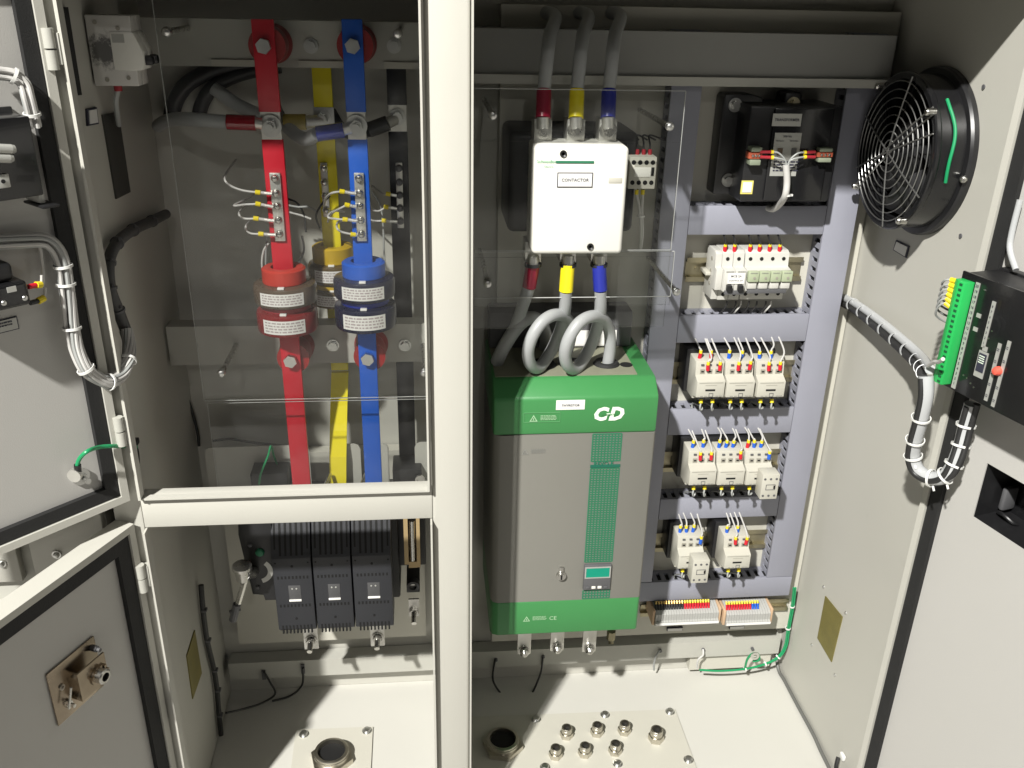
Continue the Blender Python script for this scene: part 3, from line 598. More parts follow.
# ================================================================ main contactor
CYF = -.20
x0, x1 = P(530,200,CYF).x, P(627,200,CYF).x; z0, z1 = P(578,254.7,CYF).z, P(580,146.5,CYF).z
mc = thing('main_contactor', 'large white main contactor with a green line across its cover', 'contactor', ((x0+x1)/2, PY, z0))
build(MB().box(x0+.004, x1-.001, CYF, -.135, z0, z1, .0055, 3), 'cover', WHT, mc)
r_ = rect(508,140,640,232,-.13); build(MB().box(r_[0], r_[1]-.006, -.134, PY, r_[2], r_[3]+.01, .008, 3), 'base', BLK, mc)
cv = MB(); y = CYF-.0012; cw = x1-x0
def q2(px, py, Y=CYF-.0012): return P(px, py, Y)
a, b = q2(556,162), q2(594,162); build(MB().box(a.x, b.x, y, CYF+.0005, a.z-.0012, a.z+.0012), 'green_line', GRNT, mc)
t_ = MB(); t_.text('Schneider', q2(546.5,161.5), X, Z, .0056); build(t_, 'lettering', INKG, mc); t_ = MB(); t_.text('Electric', q2(549,166.5), X, Z, .0036); build(t_, 'lettering', INKG, mc)
c = q2(575,180); lb = MB(); lb.box(c.x-.0205, c.x+.0205, y, CYF+.0005, c.z-.0083, c.z+.0083); lab_ = build(lb, 'nameplate', INK, mc)
build(MB().box(c.x-.0195, c.x+.0195, y-.0006, y+.0001, c.z-.0073, c.z+.0073), 'plate_face', PAPER, lab_)
build(MB().text('CONTACTOR', c-Yv*.0012, X, Z, .0050, bold=.008), 'lettering', INK, lab_)
for px, py in ((563.5,154),(590.5,247)):
    c = q2(px,py); s_ = MB(); s_.lathe([(.0018,0),(.0018,.0005),(.0038,.0016),(.0042,.0006),(.0042,-.001)], c+Yv*.0012, -Yv, 18); build(s_, 'cover_screw', BLK, mc)
c = q2(615.5,180.5); build(MB().box(c.x-.008, c.x+.008, CYF-.0008, CYF+.0005, c.z-.0032, c.z+.0032, .0006), 'blank_plate', RLY, mc)
# terminals and cables of the main contactor
cols = (('red', mat('maroon_shrink', (.30,.012,.04), .3)), ('yellow', YEL), ('blue', mat('navy_sleeve', (.02,.03,.30), .35)))
for i, (cn, m) in enumerate(cols):
    px = (543,576,608)[i]; p = P(px,130,-.16); b = MB(); b.box(p.x-.0105, p.x+.0105, -.16, -.134, p.z-.03, p.z+.012, .001); tb = build(b, 'terminal_tab', SILV, mc)
    b = MB(); hexbolt(b, p-Yv*.0, -Yv, .0072, .008); b.cyl(p, p-Yv*.014, .004, 12); build(b, 'terminal_bolt', STEEL, tb)
    tx, ty = ((552,26),(583,22),(619,20))[i]; m0 = (546,118); 
    top = [P(px,118,-.162), P(px+1,90,-.15)]; up = [P(px+1,90,-.15), P(px+4,60,-.145), P(px+7,35,-.12), P(px+12,16,-.06), P(px-4,12,-.01)]
    t = pcable(f'grey cable in a {cn} sleeve coming down onto the top of the main contactor', m, top, up, .0078, lug=flat_lug(P(px,129,-.163), P(px,117,-.162), .0075), name='power_cable')
    pb = (533,568,599)[i]; b = MB(); q = P(pb,258,-.165); b.box(q.x-.010, q.x+.010, -.165, -.134, q.z-.006, q.z+.02, .001); tb = build(b, 'terminal_tab', SILV, mc)
    if i == 0:
        sl = [P(533,264,-.168), P(529,287,-.166)]; lo = [sl[1], P(523,305,-.16), P(517,326,-.145), P(526,333,-.15)]
        co_ = lo[:2] + [P(514,330,-.15), P(505,345,-.13), P(494,366,-.11)]
        t = pcable('grey cable in a dark red sleeve leaving the main contactor downwards', m, sl, co_, .0078, lug=flat_lug(P(533,256,-.166), P(533,265,-.168), .0075))
        build(MB().tube([P(497,362,-.13), P(505,345,-.145), P(518,326,-.155), P(530,318,-.15), P(541,323,-.12), P(546,340,-.085), P(543,356,-.07)], .0088, 16, 10), 'looped_length', CABG, t)
    else:
        dx = 0 if i == 1 else 40; dx2 = 31 if i == 1 else 68
        s0, s1 = ((568,264),(566,291)) if i == 1 else ((599,264),(600.5,290))
        sl = [P(*s0,-.172), P(*s1,-.172)]
        if i == 1: pts = [(566,291,-.172),(565,308,-.164),(562,325,-.150),(554,345,-.142),(546,359,-.148),(538,368,-.164),(530.5,364,-.180),(528,352,-.190),(532,337,-.193),(542,322,-.188),(554,315,-.176),(565,317,-.158),(571,330,-.140),(568,348,-.133),(563,364,-.13)]
        else: pts = [(600.5,290,-.172),(600.5,308,-.164),(598,325,-.150),(591,345,-.142),(583,360,-.148),(575,369,-.164),(567.5,365,-.180),(565,353,-.190),(569,338,-.193),(579,323,-.188),(591,316.5,-.176),(602,318,-.158),(609,330,-.140),(610,348,-.135),(607.5,366,-.134)]
        t = pcable(f'grey cable in a {cn} sleeve looping in a coil above the green controller', m, sl, [P(*q) for q in pts], .0078, lug=flat_lug(P(s0[0],256,-.17), P(s0[0],265,-.172), .0075))
    b = MB(); b.lathe([(.0085,0),(.0105,.0),(.0105,.004),(.0085,.004)], P(pb,263,-.170), V((0,0,-1)), 20, True); build(b, 'clamp_ring', CABD, t)
# auxiliary contact block at its right
def holes(mb, pts, y, r): 
    for x, z in pts: mb.cyl((x, y-.0003, z), (x, y+.001, z), r, 10)
AY = -.15; r_ = rect(629,157,656,189,AY)
aux = thing('auxiliary_contact', 'ivory auxiliary contact block fixed to the right of the white main contactor', 'contact block', ((r_[0]+r_[1])/2, PY, r_[2]))
build(MB().box(r_[0], r_[1], AY, PY, r_[2], r_[3], .001), 'body', RLY, aux); w = r_[1]-r_[0]; h = r_[3]-r_[2]
for k in range(4):
    for zz in (.83,.2): build(MB().cyl((r_[0]+w*(.15+.235*k), AY-.0003, r_[2]+h*zz), (r_[0]+w*(.15+.235*k), AY+.001, r_[2]+h*zz), .0028, 12), 'screw_hole', SLOT, aux)
build(MB().box(r_[0]+w*.82, r_[0]+w*.92, AY-.001, AY+.001, r_[2]+h*.42, r_[2]+h*.68, .0003), 'slider', SLOT, aux)
build(MB().box(r_[0]+w*.2, r_[0]+w*.8, AY-.0008, AY+.001, r_[2]+h*.38, r_[2]+h*.68, .0003), 'marker', WHT, aux)
def wire(lab, pts, m=WIRW, r=.0013, sleeve=None, collar=None, grp='thin control wires', name='control_wire'):
    t = thing(name, lab, 'wire', tuple(pts[0]), grp); build(MB().tube(pts, r, 7, 5), 'wire', m, t)
    if sleeve: a, b, sm, sr = sleeve; bb = MB(); bb.cyl(a, b, sr, 10); build(bb, 'sleeve', sm, t)
    if collar: a, b, sr = collar; bb = MB(); bb.cyl(a, b, sr, 10); build(bb, 'ferrule', FERY, t)
    return t
o_ = ('first', 'second', 'third', 'fourth', 'fifth', 'sixth')
for k in range(4):
    x = r_[0]+w*(.15+.235*k); zt = r_[3]; yy = AY+.018; a = V((x, yy, zt-.002))
    wire(f'dark wire in a maroon sleeve atop the auxiliary contact, {o_[k]} from left', [a, a+V((0,.004,.014)), a+V((.003,.02,.022)), a+V((.02+.003*k,.05,.012))], WIRB, .0012, (a, a+V((0,.001,.008)), DRED, .0024), None)
for k in range(2):
    x = r_[0]+w*(.45+.235*k); zb = r_[2]; a = V((x, AY+.016, zb)); e = P(640+k*2,212,-.13)
    wire(f'white wire dropping from the auxiliary contact, {("left","right")[k]} of two', [a, a-Z*.008, e, P(641+k*1.5,232,-.12), P(640+k,248,-.08)], WIRW, .0019, (a, a-Z*.004, CABD, .0022), (a-Z*.004, a-Z*.010, .0024))
tb_ = MB(); p = P(641,216,-.127); tb_.lathe([(.0042,-.001),(.0048,-.001),(.0048,.001),(.0042,.001)], p, Z, 14, True); one(tb_, 'cable_tie', TIE, 'white cable tie round the wires under the auxiliary contact', 'cable tie')
# clear shield of the main contactor, cut out round its cover
KY = -.178
def cpane(lab, pa, pb, y, hole=None):
    xa, xb, za, zb = rect(*pa, *pb, y); t = thing('clear_shield', lab, 'clear shield', ((xa+xb)/2, y, za), 'clear plastic safety shields'); b = MB(); th = .0013
    if hole:
        h = hole
        for q in ((xa,xb,h[3],zb),(xa,xb,za,h[2]),(xa,h[0],h[2],h[3]),(h[1],xb,h[2],h[3])):
            if q[1] > q[0] and q[3] > q[2]: b.box(q[0],q[1],y-th,y+th,q[2],q[3])
    else: b.box(xa,xb,y-th,y+th,za,zb)
    build(b, 'sheet', CLEAR, t); e = MB(); k = .0007
    e.box(xa, xb, y-k, y+k, zb+.0001, zb+.0007); e.box(xa, xb, y-k, y+k, za-.0007, za-.0001); e.box(xb+.0001, xb+.0007, y-k, y+k, za, zb); build(e, 'sheet_edge', EDGE, t)
cpane('clear shield round the white main contactor', (474,90), (678,250), KY, (x0+.002, x1+.001, z0-.1, z1+.002))
cpane('narrow clear shield below the white main contactor', (474,252), (672,297), KY+.004, (P(521,270,KY).x, P(612,270,KY).x, P(560,299,KY).z-.01, P(560,258,KY).z))
for (ax, ay), w_ in (((640,110),'upper right'),((648,258),'lower right'),((480,250),'lower left'),((484,100),'upper left')):
    standoff(f'thin standoff at the {w_} corner of the shield round the main contactor', ax, ay, PY, KY-.002)
# dark reflective standoff nuts reuse the same builder
# ================================================================ thyristor controller
TY = -.20
tx0, tx1 = P(492,520,TY).x, P(640,599,TY).x; tz0, tz1 = P(575,632,TY).z, P(575,398,TY).z
ty = thing('thyristor_controller', 'big green and grey power controller with a small green display', 'power controller', ((tx0+tx1)/2, PY, tz0))
zg1, zg0 = P(575,434,TY).z, P(575,600,TY).z; ztop = P(575,377,-.175).z
rb = .010
def case(za, zb, inset=0): 
    return [(tx0+rb, TY+inset), (tx1-.003, TY+inset), (tx1, TY+.003), (tx1, PY), (tx0, PY), (tx0, TY+rb), (tx0+rb*.3, TY+rb*.3)]
build(MB().prism(case(0,0), 'z', zg0+.0003, zg1-.0003), 'case', GREY, ty, ang=50)
build(MB().prism(case(0,0), 'z', tz0, zg0, .0012), 'bottom_band', GRN, ty, ang=50)
tb = MB(); prof = [(TY, zg1), (TY, tz1), (-.175, ztop), (PY, ztop), (PY, zg1)]
tb.prism(prof, 'x', tx0+.0, tx1, .0035); tband = build(tb, 'top_band', GRN, ty)
tb = MB(); tb.box(tx0+.004, tx1-.024, -.171, PY-.0, ztop-.0005, ztop+.0012); build(tb, 'top_grille', TOPB, ty)
for i, (px, py) in enumerate(((543,366),(572,366.5),(606,368))):
    p = P(px,py,-.135); p.z = ztop+.0012; b = MB(); b.lathe([(.0085,.003),(.015,.0035),(.018,.0),(.0085,.0)], p, Z, 28, True); build(b, 'cable_grommet', GASK, ty)
p = P(626,367,-.14); p.z = ztop+.0004; b = MB(); b.cyl(p, p+Z*.0012, .0085, 20); build(b, 'round_vent', SLOT, ty)
bx = rect(492,316,640,362,-.06); b = MB(); b.box(tx0+.003, tx1-.012, -.075, PY-.0005, ztop+.0015, P(560,312,-.075).z, .003); build(b, 'rear_duct', DGREY, ty)
b = MB(); b.box(P(556,345,-.078).x, P(616,345,-.078).x, -.0772, -.0752, ztop+.004, P(590,331,-.078).z); build(b, 'rating_plate', PAPER, ty)
y = TY-.0006
def tq(px, py): return P(px, py, TY-.0008)
# dotted strip
ds = MB(); xa, xb = tq(585,560).x, tq(612,560).x; dz = (tz1-tz0)
gz1_, gz0_ = zg1-.001, zg0+.001; z_dev0, z_dev1 = tq(596,590).z, tq(596,562.5).z; zl = tq(600,466).z
def grid(za, zb):
    n = int((zb-za)/.0036)
    for i in range(n+1):
        z = za+(zb-za)*i/max(1,n); ds.box(xa, xb, y, TY+.0005, z-.00075, z+.00075)
    for k in range(10):
        x = xa+(xb-xa)*k/9; ds.box(x-.0008, x+.0008, y-.0002, TY+.0005, za, zb)
grid(zl+.007, gz1_); grid(z_dev1+.001, zl-.004); grid(gz0_+.001, z_dev0-.001)
build(ds, 'dotted_strip', GRNT, ty)
build(MB().box(xa-.001, xb+.001, y-.0005, TY+.0005, zl-.0022, zl+.0016), 'green_bar', mat('deep_teal', (.008,.12,.075), .45), ty)
p = tq(603.5,463.5); build(MB().text('REVO E', p-Yv*.0006, X, Z, .0080, bold=.02), 'lettering', mat('teal_ink', (.01,.16,.09), .5), ty)
p = tq(609,414.5); lg = MB(); lg.text('C', p-X*.0122, X, Z, .0245, bold=.055, shear=.22); lg.text('D', p+X*.0088-Yv*.0001, X, Z, .0245, bold=.055, shear=.22); lg.box(p.x-.0030, p.x+.0016, y-.0002, TY, p.z-.0010, p.z+.0014); build(lg, 'logo', INKW, ty)
build(MB().text('AUTOMATION', p-Yv*.0008+X*.001, X, Z, .0034, bold=.02), 'logo_band', GRN, ty)
p = tq(570.5,405); nm = build(MB().box(p.x-.0185, p.x+.0185, y-.0002, TY+.0005, p.z-.0066, p.z+.0066), 'nameplate', PAPER, ty)
build(MB().text('THYRISTOR', p-Yv*.0012, X, Z, .0044, bold=.006), 'lettering', INK, nm)
def warn(px, py, s, m, n, ce=False):
    p = tq(px, py); b = MB(); k = s*.12
    tri = [V((0,0,s)), V((-s*.62,0,-s*.1)), V((s*.62,0,-s*.1))]; c = (tri[0]+tri[1]+tri[2])/3
    inn = [c+(v-c)*.62 for v in tri]
    b.raw([p+v for v in tri]+[p+v for v in inn], [(0,1,4,3),(1,2,5,4),(2,0,3,5)]); b.raw([p+V((-k*.6,0,s*.1)),p+V((k*.6,0,s*.1)),p+V((k*.6,0,s*.48)),p+V((-k*.6,0,s*.48))],[(0,1,2,3)])
    b.lines(p+V((s*1.05,0,s*.78)), X, Z, s*2.5, 4, s*.11)
    build(b, n, m, ty)
    if ce: build(MB().text('CE', p+V((s*4.6,0,s*.35)), X, Z, s*1.1, bold=.01), 'lettering', m, ty)
PGI = mat('pale_green_ink', (.34,.55,.33), .5); warn(533.5,421,.0085,PGI,'warning_sign'); warn(526.5,621,.0082,PGI,'warning_sign',True); warn(525,454,.0075,INKP,'faint_warning_sign')
p = tq(542,417.5); b = MB(); b.frame(p.x-.0235, p.x+.0235, p.z-.0068, p.z+.0068, y-.0002, TY+.0005, .0004); build(b, 'sign_outline', mat('faint_green_line', (.12,.33,.14), .5), ty)
# display
p0, p1 = tq(582.5,589), tq(611.5,563); dsp = build(MB().box(p0.x, p1.x, TY-.0045, TY+.001, p0.z, p1.z, .0012), 'display', DGREY, ty)
c = (p0+p1)/2; ww = (p1.x-p0.x)
build(MB().frame(p0.x+.0012, p1.x-.0012, c.z-.0005, p1.z-.003, TY-.0054, TY-.0042, .0016), 'bezel', PAPG, dsp)
build(MB().box(p0.x+.0029, p1.x-.0029, TY-.005, TY-.0042, c.z+.0012, p1.z-.0047), 'screen', LCD, dsp)
for k in range(4):
    xx = p0.x+ww*(.16+.22*k); build(MB().box(xx-.0028, xx+.0028, TY-.0056, TY-.0042, p0.z+.0028, p0.z+.0068, .0005), 'button', WHT if k in (1,2) else DGREY, dsp)
# key lock
p = tq(561,575); b = MB(); b.cyl(p, p-Yv*.004, .0066, 20); b.cyl(p-Yv*.004, p-Yv*.0055, .0050, 16); k = build(b, 'key_lock', STEEL, ty)
build(MB().box(p.x-.0011, p.x+.0011, TY-.0068, TY-.0050, p.z-.0040, p.z+.0034), 'keyhole', SLOT, k); b = MB(); b.box(p.x-.0034, p.x+.0034, TY-.003, TY, p.z+.004, p.z+.014, .001); build(b, 'lock_tongue', STEEL, k)
# terminals below
for px, py in ((524,650),(557,646.5),(589,647.5)):
    p = P(px,py,-.145); b = MB(); b.box(p.x-.0105, p.x+.0105, -.1455, -.142, p.z-.008, tz0+.002, .0008); tt = build(b, 'terminal_tab', SILV, ty)
    b = MB(); b.cyl(p-Yv*.0005, p-Yv*.0025, .0085, 18); b.lathe([(.0068,0),(.0068,.005),(.004,.009),(.001,.010)], p-Yv*.0025, V((0,-1,-.15)), 16); build(b, 'terminal_bolt', STEEL, tt)
p = P(611,637,-.12); b = MB(); b.cyl(p+Z*.012, p-Z*.003, .007, 8); b.cyl(p-Z*.003, p-Z*.010-Yv*.004, .0042, 10); build(b, 'earth_bolt', mat('dull_brass', (.30,.27,.18), .4, .9), ty)
# ================================================================ transformer
TFY = -.105
tf = thing('transformer', 'black control transformer with nameplate at the top of the mounting plate', 'transformer', (P(780,200,TFY).x, PY, P(780,204,TFY).z))
r_ = rect(745,106,836,202,TFY); build(MB().box(r_[0], r_[1], TFY, PY, r_[2], r_[3], .003), 'core', BLKP, tf)
lg = rect(718,94,748,194,-.06); lo = MB(); lo.prism([(lg[0],lg[2]),(lg[1]+.012,lg[2]),(lg[1]+.012,lg[3]-.004),(lg[1]-.004,lg[3]),(lg[0]+.004,lg[3]),(lg[0],lg[3]-.004)], 'y', -.062, PY-.0005, .002); build(lo, 'mounting_lug', BLKP, tf)
lg2 = rect(783,92,801,112,-.06); build(MB().box(lg2[0], lg2[1], -.064, PY-.0005, lg2[2]-.01, lg2[3], .004), 'mounting_lug', BLKP, tf)
build(MB().box(r_[0]+.03, r_[1]-.012, TFY-.004, TFY-.0002, r_[2]+.002, r_[3]-.002, .002), 'core_face', BLKG, tf)
for px, py, yy in ((735,105,-.063),(728,180,-.063),(793,104,-.065)):
    p = P(px,py,yy); b = MB(); b.cyl(p, p-Yv*.0015, .0088, 20); hexbolt(b, p-Yv*.0015, -Yv, .0055, .006, False); build(b, 'fixing_bolt', DINM if yy < -.064 else ZINC, tf)
FY = TFY-.0048
def fq(px, py): return P(px, py, FY)
c = fq(787,120); nm = build(MB().box(c.x-.0185, c.x+.0185, FY, TFY-.004, c.z-.0075, c.z+.0075), 'nameplate', PAPG, tf)
build(MB().text('TRANSFORMER', c-Yv*.0006, X, Z, .0046, bold=.01), 'lettering', INK, nm)
a, b_ = fq(768,176), fq(802,133); np_ = build(MB().box(a.x+.002, b_.x, FY, TFY-.004, a.z, b_.z), 'rating_plate', PAPG, tf)
c = (a+b_)/2; b = MB(); b.text('500 VA', V((c.x, FY-.0006, b_.z-.0045)), X, Z, .0036, bold=.015); b.text('PRIMARY', V((c.x-.009, FY-.0006, b_.z-.010)), X, Z, .0027); b.text('SECOND', V((c.x+.009, FY-.0006, b_.z-.010)), X, Z, .0027)
b.lines(V((a.x+.005, FY-.0006, a.z+.017)), X, Z, .033, 4, .0018); build(b, 'lettering', INK, np_)
b = MB(); b.box(c.x-.0105, c.x-.004, FY-.0012, FY, c.z-.001, c.z+.008); build(b, 'printed_mark', mat('brown_mark', (.12,.08,.05), .5), np_); b = MB(); b.box(c.x+.008, c.x+.014, FY-.0012, FY, c.z-.001, c.z+.008); build(b, 'printed_mark', DGREY, np_)
def tterm(px0, py0, px1, py1):
    a, b_ = fq(px0,py1), fq(px1,py0); w = b_.x-a.x; h = b_.z-a.z
    m = MB(); m.box(a.x, b_.x, FY-.010, TFY, a.z, a.z+h*.3, .001); m.box(a.x, b_.x, FY-.010, TFY, b_.z-h*.26, b_.z, .001); t = build(m, 'terminal_block', mat('grey_green_plastic', (.22,.25,.18), .5), tf)
    m = MB(); m.box(a.x-.002, b_.x+.002, FY-.008, TFY, a.z+h*.34, a.z+h*.70, .001); build(m, 'terminal_insert', COPR, t)
    for k in range(3): q = V((a.x+w*(.22+.3*k), FY-.008, a.z+h*.52)); build(screw(MB(), q, -Yv, .0018, .002), 'terminal_screw', STEEL, t)
tterm(747,146,760,164); tterm(815,147,830,161)
c = fq(748,188); st = build(MB().box(c.x-.0078, c.x+.0078, TFY-.0012, TFY+.0002, c.z-.0085, c.z+.0085), 'sticker', mat('yellow_paper', (.72,.62,.16), .5), tf)
build(MB().box(c.x-.0058, c.x+.0058, TFY-.0020, TFY-.0010, c.z-.0062, c.z+.0066), 'sticker_face', PAPER, st)
for k, (x0_, y0_, x1_, y1_, xe, w_) in enumerate(((760,152,771,152,786,'left terminal, upper'),(760,157,771,157.5,786,'left terminal, lower'),(815,152,806,152.5,789,'right terminal, upper'),(815,157,806,157,789,'right terminal, lower'))):
    a, b_ = P(x0_,y0_,FY-.009), P(x1_,y1_,FY-.011)
    wire(f'thin wire in a red sleeve at the transformer\'s {w_}', [b_, P((x1_+xe)/2,y1_+1,FY-.015), P(xe,162,FY-.014), P(xe-1,176,FY-.013)], WIRG, .0011, (a, b_, DRED, .0020), (b_, b_+(b_-a)*.25, .0024))
bw = thing('wire_bundle', 'white spiral bundle of wires hanging below the transformer nameplate', 'wire bundle', tuple(fq(786,190)))
build(MB().tube([P(786,165,FY-.014), P(787,182,FY-.015), P(785,196,FY-.015), P(779,205,-.10), P(773,209,-.085), P(768,208,-.075)], .0042, 12), 'bundle', WIRW, bw)
b = MB(); p = P(787,195,FY-.015); b.lathe([(.0044,-.0012),(.0052,-.0012),(.0052,.0012),(.0044,.0012)], p, Z, 14, True); b.box(p.x+.004, p.x+.007, p.y-.002, p.y+.001, p.z-.0012, p.z+.0012); build(b, 'cable_tie', TIE, bw)
# ================================================================ breakers and surge arrester
MY = PY-.062; r_ = rect(724,254,746,304,MY)
mb = thing('circuit_breaker', 'white two pole circuit breaker at the left end of its rail', 'circuit breaker', ((r_[0]+r_[1])/2, PY, r_[2]))
zc = (r_[2]+r_[3])/2; h = r_[3]-r_[2]
def profile(zc, h, nose): # side outline (y, z)
    return [(PY-.008, zc-h*.5), (MY+.018, zc-h*.5), (MY+.018, zc-h*.25), (nose, zc-h*.25), (nose, zc+h*.18), (MY+.016, zc+h*.18), (MY+.016, zc+h*.46), (MY+.022, zc+h*.5), (PY-.008, zc+h*.5)]
xm = (r_[0]+r_[1])/2
for a, b_ in ((r_[0], xm-.0003), (xm+.0003, r_[1])):
    po = build(MB().prism(profile(zc,h,MY), 'x', a, b_, .0008), 'pole', BRKW, mb); xc = (a+b_)/2
    for q in (.34, -.385): build(MB().cyl((xc, MY+.0155 if q>0 else MY+.0175, zc+h*q), (xc, MY+.019, zc+h*q), .0026, 12), 'screw_hole', SLOT, po)
    build(MB().box(xc-.0035, xc+.0035, MY-.007, MY+.001, zc-h*.22, zc-h*.10, .001), 'toggle', BLK, po)
    build(MB().lines((a+.002, MY-.0006, zc+h*.14), X, Z, (b_-a)*.75, 1, .0014), 'fine_print', INKP, po)
build(MB().box(r_[0]+.002, r_[1]-.001, MY-.0025, MY+.0005, zc-h*.30, zc-h*.22, .0006), 'toggle_bar', DGREY, mb)
c = V((xm+.001, MY-.0008, zc+h*.02)); np_ = build(MB().box(c.x-.011, c.x+.012, MY-.0012, MY+.0002, c.z-.0075, c.z+.0072), 'nameplate', PAPER, mb)
b = MB(); b.text('MCB 2A', c-Yv*.0006+Z*.003, X, Z, .0042, bold=.01); b.text('CONTROL S/P', c-Yv*.0006-Z*.003, X, Z, .0030, bold=.01); build(b, 'lettering', INK, np_)
b = MB(); b.prism(profile(zc,h*.97,MY+.006), 'x', r_[0]-.0095, r_[0]-.0004, .0008); ac = thing('auxiliary_switch', 'slim white auxiliary switch clipped to the left side of the breaker', 'auxiliary switch', (r_[0]-.005, PY, r_[2])); build(b, 'body', BRKW, ac)
for q in (.3,.05,-.2): build(MB().cyl((r_[0]-.0100, MY+.03, zc+h*q), (r_[0]-.0094, MY+.03, zc+h*q), .003, 12), 'rivet', RLYS, ac)
build(MB().box(r_[0]-.017, r_[0]-.0096, MY+.028, PY-.008, zc-.003, zc+.002, .0008), 'release_tab', RLY, ac)
r_ = rect(746.6,254,791,303.5,MY); sp = thing('surge_arrester', 'four pole surge arrester with pale green plug modules', 'surge arrester', ((r_[0]+r_[1])/2, PY, r_[2])); zc = (r_[2]+r_[3])/2; h = r_[3]-r_[2]; n = 4; w = (r_[1]-r_[0])/n
build(MB().prism(profile(zc,h,MY+.003), 'x', r_[0]+.0006, r_[1]-.0004, .0008), 'body', BRKW, sp)
for k in range(n):
    a = r_[0]+w*k+.0006; b_ = a+w-.0008; xc = (a+b_)/2
    md = build(MB().box(a, b_, MY-.005, MY+.0025, zc-h*.04, zc+h*.17, .001), 'plug_module', PALE, sp)
    build(MB().cyl((xc+.001, MY-.0056, zc+h*.04), (xc+.001, MY-.0046, zc+h*.04), .0018, 12), 'indicator', RLYS, md)
    build(MB().lines((a+.002, MY-.0056, zc+h*.135), X, Z, w*.65, 1, .0011), 'fine_print', INKP, md)
    build(MB().box(a+.001, b_-.001, MY-.002, MY+.0025, zc-h*.19, zc-h*.055, .001), 'module_foot', BRKW, sp)
    for q in (.34, -.385): build(MB().cyl((xc, MY+.0155 if q>0 else MY+.0175, zc+h*q), (xc, MY+.019, zc+h*q), .0026, 12), 'screw_hole', SLOT, sp)
build(MB().box(r_[0]+.003, r_[1]-.004, MY-.0008, MY+.004, zc-h*.29, zc-h*.2, .0006), 'dark_strip', DGREY, sp)
ctop = P(750,234.7,DY0).z
for k, px in enumerate((723.5,733,748.5,758,768,778)):
    p = P(px+1,253,MY+.020); w_ = f'white breaker, {("left","right")[k]} pole' if k < 2 else f'surge arrester, {o4[k-2] if 0 else ("first","second","third","fourth")[k-2]} pole'
    a = p; e = a+V((0,0,.009))
    wire(f'wire in a red sleeve entering the top of the {w_}', [e, e+Z*.005, V((e.x+.001, e.y+.012, min(ctop-.001, e.z+.011))), V((e.x+.001, PY-.012, ctop+.006))], WIRB, .0014, (a, e, RED, .0027), (e, e+Z*.003, .0022))
dz2 = P(740,313.5,DY0).z
for k, px in enumerate((727,736,741,749,757,766,771)):
    p = P(px,301,MY+.024)
    wire(f'thin {"white" if k in (2,6) else "dark"} wire dropping from under the breaker row into the trunking, {("first","second","third","fourth","fifth","sixth","seventh")[k]} from left', [p, p-Z*.006, V((p.x-.004+.002*(k%2), p.y+.004, dz2+.004)), V((p.x-.005, PY-.014, dz2-.012))], WIRW if k in (2,6) else WIRB, .0012, None, None)
# ================================================================ control contactors
CW, CH, NY = .0400, .062, -.085
def contactor(aux):
    t = thing('control_contactor', '', 'contactor', (0,0,0), 'ivory control contactors')
    w = CW/2
    build(MB().box(-w-.005, w-.002, -.040, -.0005, .001, CH+.006, .002), 'rear_body', BLK, t)
    b = MB(); b.prism([(-.040,.004),(-.068,.004),(-.068,.010),(NY,.013),(NY,.037),(-.071,.041),(-.070,CH-.001),(-.040,CH)], 'x', -w, w, .0009); fb = build(b, 'front_body', RLY, t)
    for k in range(3):
        x = -w+CW*(.25+.27*k)
        b = MB(); b.box(x-.0032, x+.0032, -.0716, -.069, CH*.70, CH*.80); build(b, 'terminal_slot', RLYS, fb)
        b = MB(); b.box(x-.0018, x+.0018, -.0722, -.069, CH*.735, CH*.765); build(b, 'slot_dot', SLOT, fb)
        b = MB(); b.box(x-.0026, x+.0016, -.0716, -.0685, CH*.885, CH*.925); build(b, 'screw_slot', DGREY, fb)
        b = MB(); b.box(x-.0042, x+.0042, -.074, -.0675, .0045, .0095, .0006); build(b, 'lower_terminal', DGREY, fb)
    b = MB(); b.box(-w+.003, w-.003, NY-.0004, NY+.001, .0345, .0352); b.box(-w+.012, w-.012, NY-.0004, NY+.001, .0310, .0314); build(b, 'groove', RLYS, fb)
    build(MB().box(-.0075, .0065, NY-.0006, NY+.002, .0225, .0252, .0003), 'indicator_slot', SLOT, fb)
    b = MB(); b.frame(-.0018, .0042, .0135, .0192, NY-.0005, NY+.001, .0006); build(b, 'maker_mark', DGREY, fb)
    b = MB(); 
    for x in (-.012,-.006,.010,.015): b.box(x-.002, x+.002, NY-.0004, NY+.001, .0145, .0152)
    build(b, 'fine_print', INKP, fb)
    if aux:
        b = MB(); b.box(w-.0245, w+.001, NY-.022, NY-.0003, .0015, .0425, .0009); ab = build(b, 'auxiliary_block', RLY, t); y = NY-.0222
        for q in (.0350, .0075):
            for k in (0,1,2): build(MB().cyl((w-.0205+.0085*k, y-.0002, q), (w-.0205+.0085*k, y+.001, q), .0018, 10), 'screw_hole', DGREY, ab)
        b = MB(); b.frame(w-.018, w-.004, .0170, .0260, y-.0003, y+.001, .0007); build(b, 'marker_frame', DGREY, ab); build(MB().box(w-.0065, w-.004, y-.0006, y+.001, .0190, .0240), 'slider', SLOT, ab)
    return t
pA, pB = contactor(False), contactor(True); used = set()
rows = [('upper', 377, (708.3,738.3,769.2), (0,0,0), 434), ('middle', 466.5, (700.5,729,757.5), (0,0,1), 517), ('lowest', 551.5, (689,735.5), (1,0), 598)]
pos = {}
names = {('upper',0):'left hand',('upper',1):'centre',('upper',2):'right hand',('middle',0):'left hand',('middle',1):'centre',('middle',2):'right hand',('lowest',0):'left hand',('lowest',1):'right hand'}
